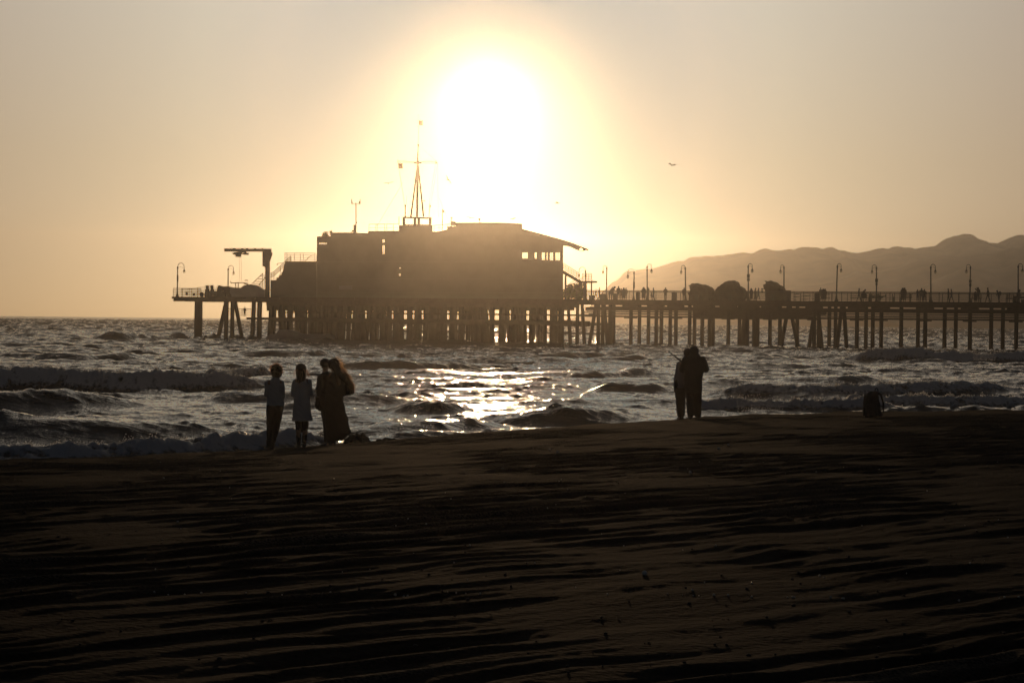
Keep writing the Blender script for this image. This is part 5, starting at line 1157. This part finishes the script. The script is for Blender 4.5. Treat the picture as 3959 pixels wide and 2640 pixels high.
# --- people on the pier, small in the picture: one continuous clothed figure each
def jmix(**k): return J_stand(1.72, **k)
def variant(kind):
    b = MB(); n = 8
    if kind == 'stand': J = jmix(); figure(b, J, 1.1, math.pi/2, False, fine=n)
    elif kind == 'folded': J = jmix(haL=(.05, .2, 1.15), haR=(-.05, .2, 1.12), elL=(-.25, .04, 1.12), elR=(.25, .04, 1.12)); figure(b, J, 1.15, math.pi/2, False, fine=n)
    elif kind == 'walk': J = jmix(knL=(-.13, 0, .5), anL=(-.30, 0, .12), knR=(.16, 0, .52), anR=(.27, 0, .085), elL=(.10, -.2, 1.12), haL=(.22, -.2, .95), elR=(-.10, .2, 1.12), haR=(-.12, .2, .9), shL=(.0, -.17, 1.4), shR=(0, .17, 1.4), head=(.03, 0, 1.6), hipL=(0, -.08, .9), hipR=(0, .08, .9)); figure(b, J, 1.1, 0, False, (1, 0, 0), fine=n)
    elif kind == 'step': J = jmix(knL=(-.05, 0, .5), anL=(-.18, 0, .1), knR=(.08, 0, .52), anR=(.13, 0, .085), elL=(.02, -.2, 1.12), haL=(.12, -.2, .95), elR=(-.06, .2, 1.12), haR=(.05, .2, .95), shL=(.0, -.17, 1.4), shR=(0, .17, 1.4), head=(.03, 0, 1.6), hipL=(0, -.08, .9), hipR=(0, .08, .9)); figure(b, J, 1.15, 0, False, (1, 0, 0), fine=n)
    elif kind == 'lean': J = jmix(chest=(.12, 0, 1.2), neck=(.24, 0, 1.36), head=(.33, 0, 1.46), shL=(.18, -.16, 1.32), shR=(.18, .16, 1.32), elL=(.30, -.2, 1.1), elR=(.30, .2, 1.1), haL=(.45, -.1, 1.08), haR=(.45, .1, 1.08)); figure(b, J, 1.15, 0, False, (1, 0, 0), fine=n)
    elif kind == 'coat':
        J = jmix(); figure(b, J, 1.2, math.pi/2, False, fine=n); b.loft([((0, 0, .35), .22, .17), ((0, 0, .8), .20, .16), ((0, 0, 1.3), .19, .14), ((0, 0, 1.42), .12, .1)], 12); b.ell((0, -.04, 1.58), (.13, .12, .15))
    elif kind == 'shade': J = jmix(elL=(-.30, .05, 1.50), haL=(-.12, .08, 1.64), elR=(.22, 0, 1.12)); figure(b, J, 1.1, math.pi/2, False, fine=n); b.ell((0, -.04, 1.56), (.12, .11, .14))
    elif kind == 'pack':
        J = jmix(chest=(-.08, 0, 1.22), neck=(-.16, 0, 1.40), head=(-.22, 0, 1.52), shL=(-.13, -.16, 1.36), shR=(-.13, .16, 1.36), elL=(-.22, -.2, 1.1), elR=(-.20, .2, 1.1), haL=(-.34, -.15, .92), haR=(-.38, .15, .85), knL=(-.02, -.08, .5), anL=(.12, -.08, .1), knR=(.05, .08, .52), anR=(-.03, .08, .085)); figure(b, J, 1.15, math.pi, False, (-1, 0, 0), fine=n); b.ell((.14, 0, 1.2), (.19, .17, .28))
    elif kind == 'phone': J = jmix(elL=(-.14, .25, 1.25), haL=(-.05, .4, 1.48), elR=(.14, .25, 1.25), haR=(.05, .4, 1.48)); figure(b, J, 1.15, math.pi/2, False, fine=n); b.box((0, .44, 1.54), (.16, .02, .09))
    elif kind == 'sit': J = jmix(pelvis=(0, 0, .55), chest=(-.02, 0, .85), neck=(0, 0, 1.05), head=(.03, 0, 1.2), shL=(0, -.17, 1.0), shR=(0, .17, 1.0), elL=(.05, -.2, .75), elR=(.05, .2, .75), haL=(.25, -.12, .65), haR=(.25, .12, .65), hipL=(.02, -.1, .52), hipR=(.02, .1, .52), knL=(.42, -.1, .5), knR=(.42, .1, .5), anL=(.45, -.1, .09), anR=(.45, .1, .09)); figure(b, J, 1.2, 0, False, (1, 0, 0), fine=n)
    return b
PMESH = {}
pcol = [mat('pier_clothes_'+c, rgb, .9, .3, 4) for c, rgb in (('dark', (.03, .03, .035)), ('brown', (.06, .045, .035)), ('blue', (.04, .05, .07)), ('grey', (.08, .08, .08)))]
for kd in ('stand', 'folded', 'walk', 'step', 'lean', 'coat', 'shade', 'pack', 'phone', 'sit'):
    o = voxel(variant(kd), 'person', pcol[0], .032, (0, 0, 0), smooth_it=1); PMESH[kd] = o.data; bpy.data.objects.remove(o)
pc = [0]
def pp(S, kind, top, v, label, flip=False, wide=1.0, rz=0, zbase=DECK):
    xd = S/K; p = PXw(xd, top, v); h = p.z-zbase; top_h = {'sit': 1.33, 'lean': 1.58, 'pack': 1.64, 'coat': 1.73}.get(kind, 1.72)
    me = PMESH[kind].copy() if pc[0] % 4 else PMESH[kind]; me.materials[0] = pcol[pc[0] % 4]; pc[0] += 1
    o = bpy.data.objects.new('person', me); COL.objects.link(o); o.location = (p.x, p.y, zbase); s = h/top_h*1.03; o.scale = (s*wide, s*wide, s)
    a = math.atan2(-EU.y, -EU.x); o.rotation_euler = (0, 0, a+(math.pi if flip else 0)+rz); tag(o, label, 'person', 'people on the pier'); return o
y5 = lambda c: (980+c*.2551)/K
y7 = lambda c: (880+c*.319)/K
PP = [
 (2304, 'walk', y5(538), 3.5, 'person walking right beside the landing posts, left of a near twin', 0, .9), (2317, 'step', y5(518), 5.5, 'taller walker just left of the lamp right of the stair', 0, .95),
 (2361, 'lean', y5(503), 4.5, 'bulky person stooping right, first right of the lamp by the stair', 0, 1.45), (2369, 'phone', y5(513), 5.5, 'slimmer person tucked behind the bulky stooping one', 1, 1.0),
 (2391, 'stand', y5(500), 3, 'tallest standing person at the left of the close group of four', 0, 1.1), (2402, 'folded', y5(533), 5, 'short person second from the left in the close group of four', 0, 1.1),
 (2412, 'coat', y5(521), 4, 'person in a long coat third from the left in the close group of four', 0, 1.1), (2420, 'stand', y5(525), 6, 'person at the right edge of the close group of four', 0, 1.1),
 (2489, 'coat', y5(514), 4, 'broad person in a coat left of the lamp near the domed bin', 0, 1.3), (2505, 'phone', y5(517), 5, 'person half hidden by the lamp post near the domed bin', 0, 1.0),
 (2527, 'step', y5(524), 3, 'person leaning over a low seat right of the lamp pair', 1, 1.0), (2519, 'sit', y5(583), 3.5, 'seated figure low beside the person leaning over', 0, 1.0),
 (2573, 'folded', y5(520), 2.5, 'person standing alone with folded arms facing out, clear of the others', 0, 1.15), (2645, 'stand', y5(523), 3, 'person standing against the lamp post left of the first kiosk', 0, 1.2),
 (2755, 'step', y5(533), 6, 'person glimpsed in the gap between the first two kiosks', 0, .9),
 (2885, 'lean', 1178/K*1.0-1.0, 4, 'person bending forward against the boxed lamp post between kiosks', 0, 1.2), (2905, 'coat', y5(530), 4.5, 'person in a long coat second in the row between the kiosks', 0, 1.0),
 (2920, 'step', y5(528), 3.5, 'person walking right, third in the row between the kiosks', 0, 1.05), (2932, 'walk', y5(527), 5, 'person in front of the row between the kiosks, nearest the beaked kiosk', 0, .95),
 (3173, 'stand', y5(521), 4, 'slim tall person at the left of the trio near the ramp', 0, .85), (3183, 'coat', y5(538), 3.2, 'middle person of the trio near the ramp', 0, 1.1), (3190, 'coat', y5(538), 5.2, 'right person of the trio near the ramp', 0, 1.0),
 (3321, 'walk', y5(533), 4, 'person in shorts striding left of the boxed lamp', 0, .95), (3334, 'lean', y5(545), 3, 'person stooping over a pushchair left of the boxed lamp', 0, 1.1),
 (3490, 'coat', y7(733), 4, 'left person of the embracing pair at the bench', 0, 1.1), (3497, 'coat', y7(731), 5, 'right person of the embracing pair at the bench', 0, 1.1),
 (3548, 'phone', y7(750), 5.5, 'smallest person on the left of the group of three', 1, .95), (3563, 'stand', y7(738), 3, 'tallest person in the middle of the group of three', 0, 1.25), (3574, 'folded', y7(750), 4.5, 'person on the right of the group of three', 0, 1.2),
 (3667, 'step', y7(742), 3, 'person in a peaked cap walking ahead, left of the walking pair', 1, .9), (3679, 'walk', y7(748), 4.5, 'person striding behind the capped one, right of the walking pair', 1, .95),
 (3781, 'shade', y7(727), 3.4, 'person raising an arm to shade the eyes before a bench', 0, 1.1), (3771, 'coat', y7(775), 4.6, 'shorter person standing left of the one shading the eyes', 0, 1.0),
 (3820, 'walk', y7(731), 3, 'tall person striding left with a long step', 1, 1.0), (3862, 'pack', y7(762), 3, 'person bowed under a big round backpack walking left', 0, 1.05),
 (3939, 'sit', y7(751), 2.5, 'dark seated figure against the last lamp at the right edge', 0, 1.4),
]
for S_, kd, tp, v, lab, fl, wd in PP: pp(S_, kd, tp, v, lab, bool(fl), wd)
pp(946, 'folded', (900+965*.2976)/K, 1.6, 'person standing alone on the lower landing under the left of the building', False, 1.1, 0, 2.93)
# pushchair by the stooping person
pc_ = PXw(3342/K, 692, 3); pc_.z = DECK; ps = empty('pushchair', pc_, 'dark pushchair in front of the stooping person', 'pushchair')
b = MB(); b.box(pc_+Vector((0, 0, .6)), (.5, .45, .5), PROT); b.ell(pc_+Vector((-.05, 0, .85)), (.3, .24, .22)); voxel(b, 'seat', M['dark'], .04, pc_, ps)
b = MB(); b.path([pc_-EU*-.25+Vector((0, 0, .7)), pc_+EU*.1+Vector((0, 0, 1.0)), pc_-EU*.45+Vector((0, 0, 1.05))], .02); b.build('handle', M['steel'], ps)
for s in (-.2, .22):
    b = MB(); c = pc_-EU*s+Vector((0, 0, .13)); b.path([c+(-EU*math.cos(t)+Vector((0, 0, math.sin(t))))*.11 for t in [2*math.pi*i/12 for i in range(13)]], .02); b.tube(c, c+Vector((0, 0, .3)), .02); b.build('wheel', M['rubber'], ps)

# ------------------------------------------------------------------ spray at the breaking crests and bits of shell on the sand
def spray():
    m = bpy.data.materials.new('spray_drops'); m.use_nodes = True; nt = m.node_tree; nt.nodes.remove(nt.nodes['Principled BSDF'])
    t = nt.nodes.new('ShaderNodeBsdfTranslucent'); t.inputs[0].default_value = (1, .97, .92, 1); g = nt.nodes.new('ShaderNodeBsdfRefraction'); g.inputs['Roughness'].default_value = .42; g.inputs['IOR'].default_value = 1.33; g.inputs[0].default_value = (1, 1, 1, 1)
    mx = nt.nodes.new('ShaderNodeMixShader'); mx.inputs[0].default_value = .6; nt.links.new(t.outputs[0], mx.inputs[1]); nt.links.new(g.outputs[0], mx.inputs[2]); nt.links.new(mx.outputs[0], nt.nodes['Material Output'].inputs['Surface'])
    V8 = np.array([(1, 0, 0), (-1, 0, 0), (0, 1, 0), (0, -1, 0), (0, 0, 1), (0, 0, -1)], float); F8 = np.array([(0, 2, 4), (2, 1, 4), (1, 3, 4), (3, 0, 4), (2, 0, 5), (1, 2, 5), (3, 1, 5), (0, 3, 5)])
    ps, rs = [], []; r = np.random.default_rng(77)
    for pts, h, wf, wb, fm, rag, ends in WAVES:
        if fm < .2: continue
        P = []
        for xd, yd in pts:
            q_ = ray(xd, yd); P.append((q_.x, -CAM.z/q_.z))
        P = np.array(P); wid = (P[-1, 0]-P[0, 0])*P[:, 1].mean(); n = int((150 if rag else 40)*wid*min(1, fm))
        t = r.random(n); s = P[0, 0]+(P[-1, 0]-P[0, 0])*t; D = np.interp(s, P[:, 0], P[:, 1])+wf
        env = sstep(0, ends[0]+.05, t)*sstep(0, ends[1]+.05, 1-t); clump = sample(T_foam, 6., s*D, D*0+3)+.8*sample(T_foam, 6., s*D*.3, D*0+9)
        keep = r.random(n) < env*np.clip(.25+.5*clump, .02, 1)
        s, D, clump = s[keep], D[keep], clump[keep]
        if not len(s): continue
        offs = np.linspace(-2.6, 2.6, 53); zz = np.stack([(sea_height(s*(D+o_), D+o_)[0]-CAM.z)/(D+o_) for o_ in offs])
        D = D+offs[np.argmax(zz, 0)]+r.normal(-.03, .10, len(D)); z, _ = sea_height(s*D, D)
        jump = r.exponential(.016*(1 if rag else .3), len(D))*np.clip(.6+.6*clump, .2, 2.2)
        ps.append(np.stack([s*D, D, z+.012+jump], -1)); rs.append(r.uniform(.008, .022, len(D))*np.clip((D/55)**1.3, .8, 2.6))
    for xd0, xd1, yd0, yd1, D0, n in ((1690, 1800, 905, 944, 53, 300), (530, 560, 845, 862, 86, 60), (2235, 2285, 800, 826, 118, 160)):   # splashes
        t = r.random(n); yy = yd1-(yd1-yd0)*r.random(n)**2; xx = xd0+(xd1-xd0)*t
        ps.append(np.array([tuple(at(a, b_, D0+r.normal(0, .4))) for a, b_ in zip(xx, yy)])); rs.append(r.uniform(.005, .013, n)*(D0/55))
    P = np.concatenate(ps); R_ = np.concatenate(rs); n = len(P); print('spray', n)
    ax = r.normal(size=(n, 3, 3)); Q = np.linalg.qr(ax)[0]
    co = P[:, None, :]+np.einsum('nij,kj->nki', Q, V8)*R_[:, None, None]
    me = bpy.data.meshes.new('sea_spray'); me.vertices.add(n*6); me.vertices.foreach_set('co', co.astype(np.float32).ravel())
    f = (np.arange(n)[:, None, None]*6+F8[None]).reshape(-1, 3); me.loops.add(f.size); me.loops.foreach_set('vertex_index', f.ravel().astype(np.int32)); me.polygons.add(len(f)); me.polygons.foreach_set('loop_start', np.arange(0, f.size, 3, dtype=np.int32)); me.update(calc_edges=True)
    me.materials.append(m); o = bpy.data.objects.new('sea_spray', me); COL.objects.link(o); tag(o, 'bright backlit spray drops along the breaking wave crests', kind='stuff')
spray()
def shells():
    m = mat('shell', (.5, .44, .36), .25, .2, 30, spec=.8); m2 = mat('pebble', (.04, .035, .03), .8, .3, 30); r = random.Random(5)
    b = MB(); d = MB()
    spots = [(1480, 1322), (1585, 1090), (1280, 1040), (1262, 1034), (1650, 1032), (1672, 1024)]
    for i in range(110): spots.append((r.uniform(350, 2340), 1060+r.random()**1.6*480))
    for i, (xd, yd) in enumerate(spots):
        rr = ray(xd, yd); D = 12.
        while D < 60 and CAM.z+rr.z*D > gz(rr.x*D, D): D += .15
        p = CAM+rr*D; k = (.022 if i < 6 else r.uniform(.004, .010)); p.z = gz(p.x, p.y)+k*.4
        b.ell(p, (k*.6, k, k*.9), 8, 6, Matrix.Rotation(r.uniform(0, 3), 3, 'Z') @ Matrix.Rotation(r.uniform(-.6, .6), 3, 'X'))
    for i in range(260):
        xd, yd = r.uniform(-100, 2450), 1060+r.random()*500; rr = ray(xd, yd); D = 9.
        while D < 60 and CAM.z+rr.z*D > gz(rr.x*D, D): D += .3
        p = CAM+rr*D; p.z = gz(p.x, p.y)+.004; k = r.uniform(.004, .011); d.ell(p, (k*1.3, k, k*.7), 7, 5, Matrix.Rotation(r.uniform(0, 3), 3, 'Z'))
    tag(b.build('shell_fragments', m, None, True), 'tiny pale shell fragments glinting on the dark sand', kind='stuff')
    tag(d.build('beach_pebbles', m2, None, True), 'small dark pebbles and clods scattered over the sand', kind='stuff')
shells()
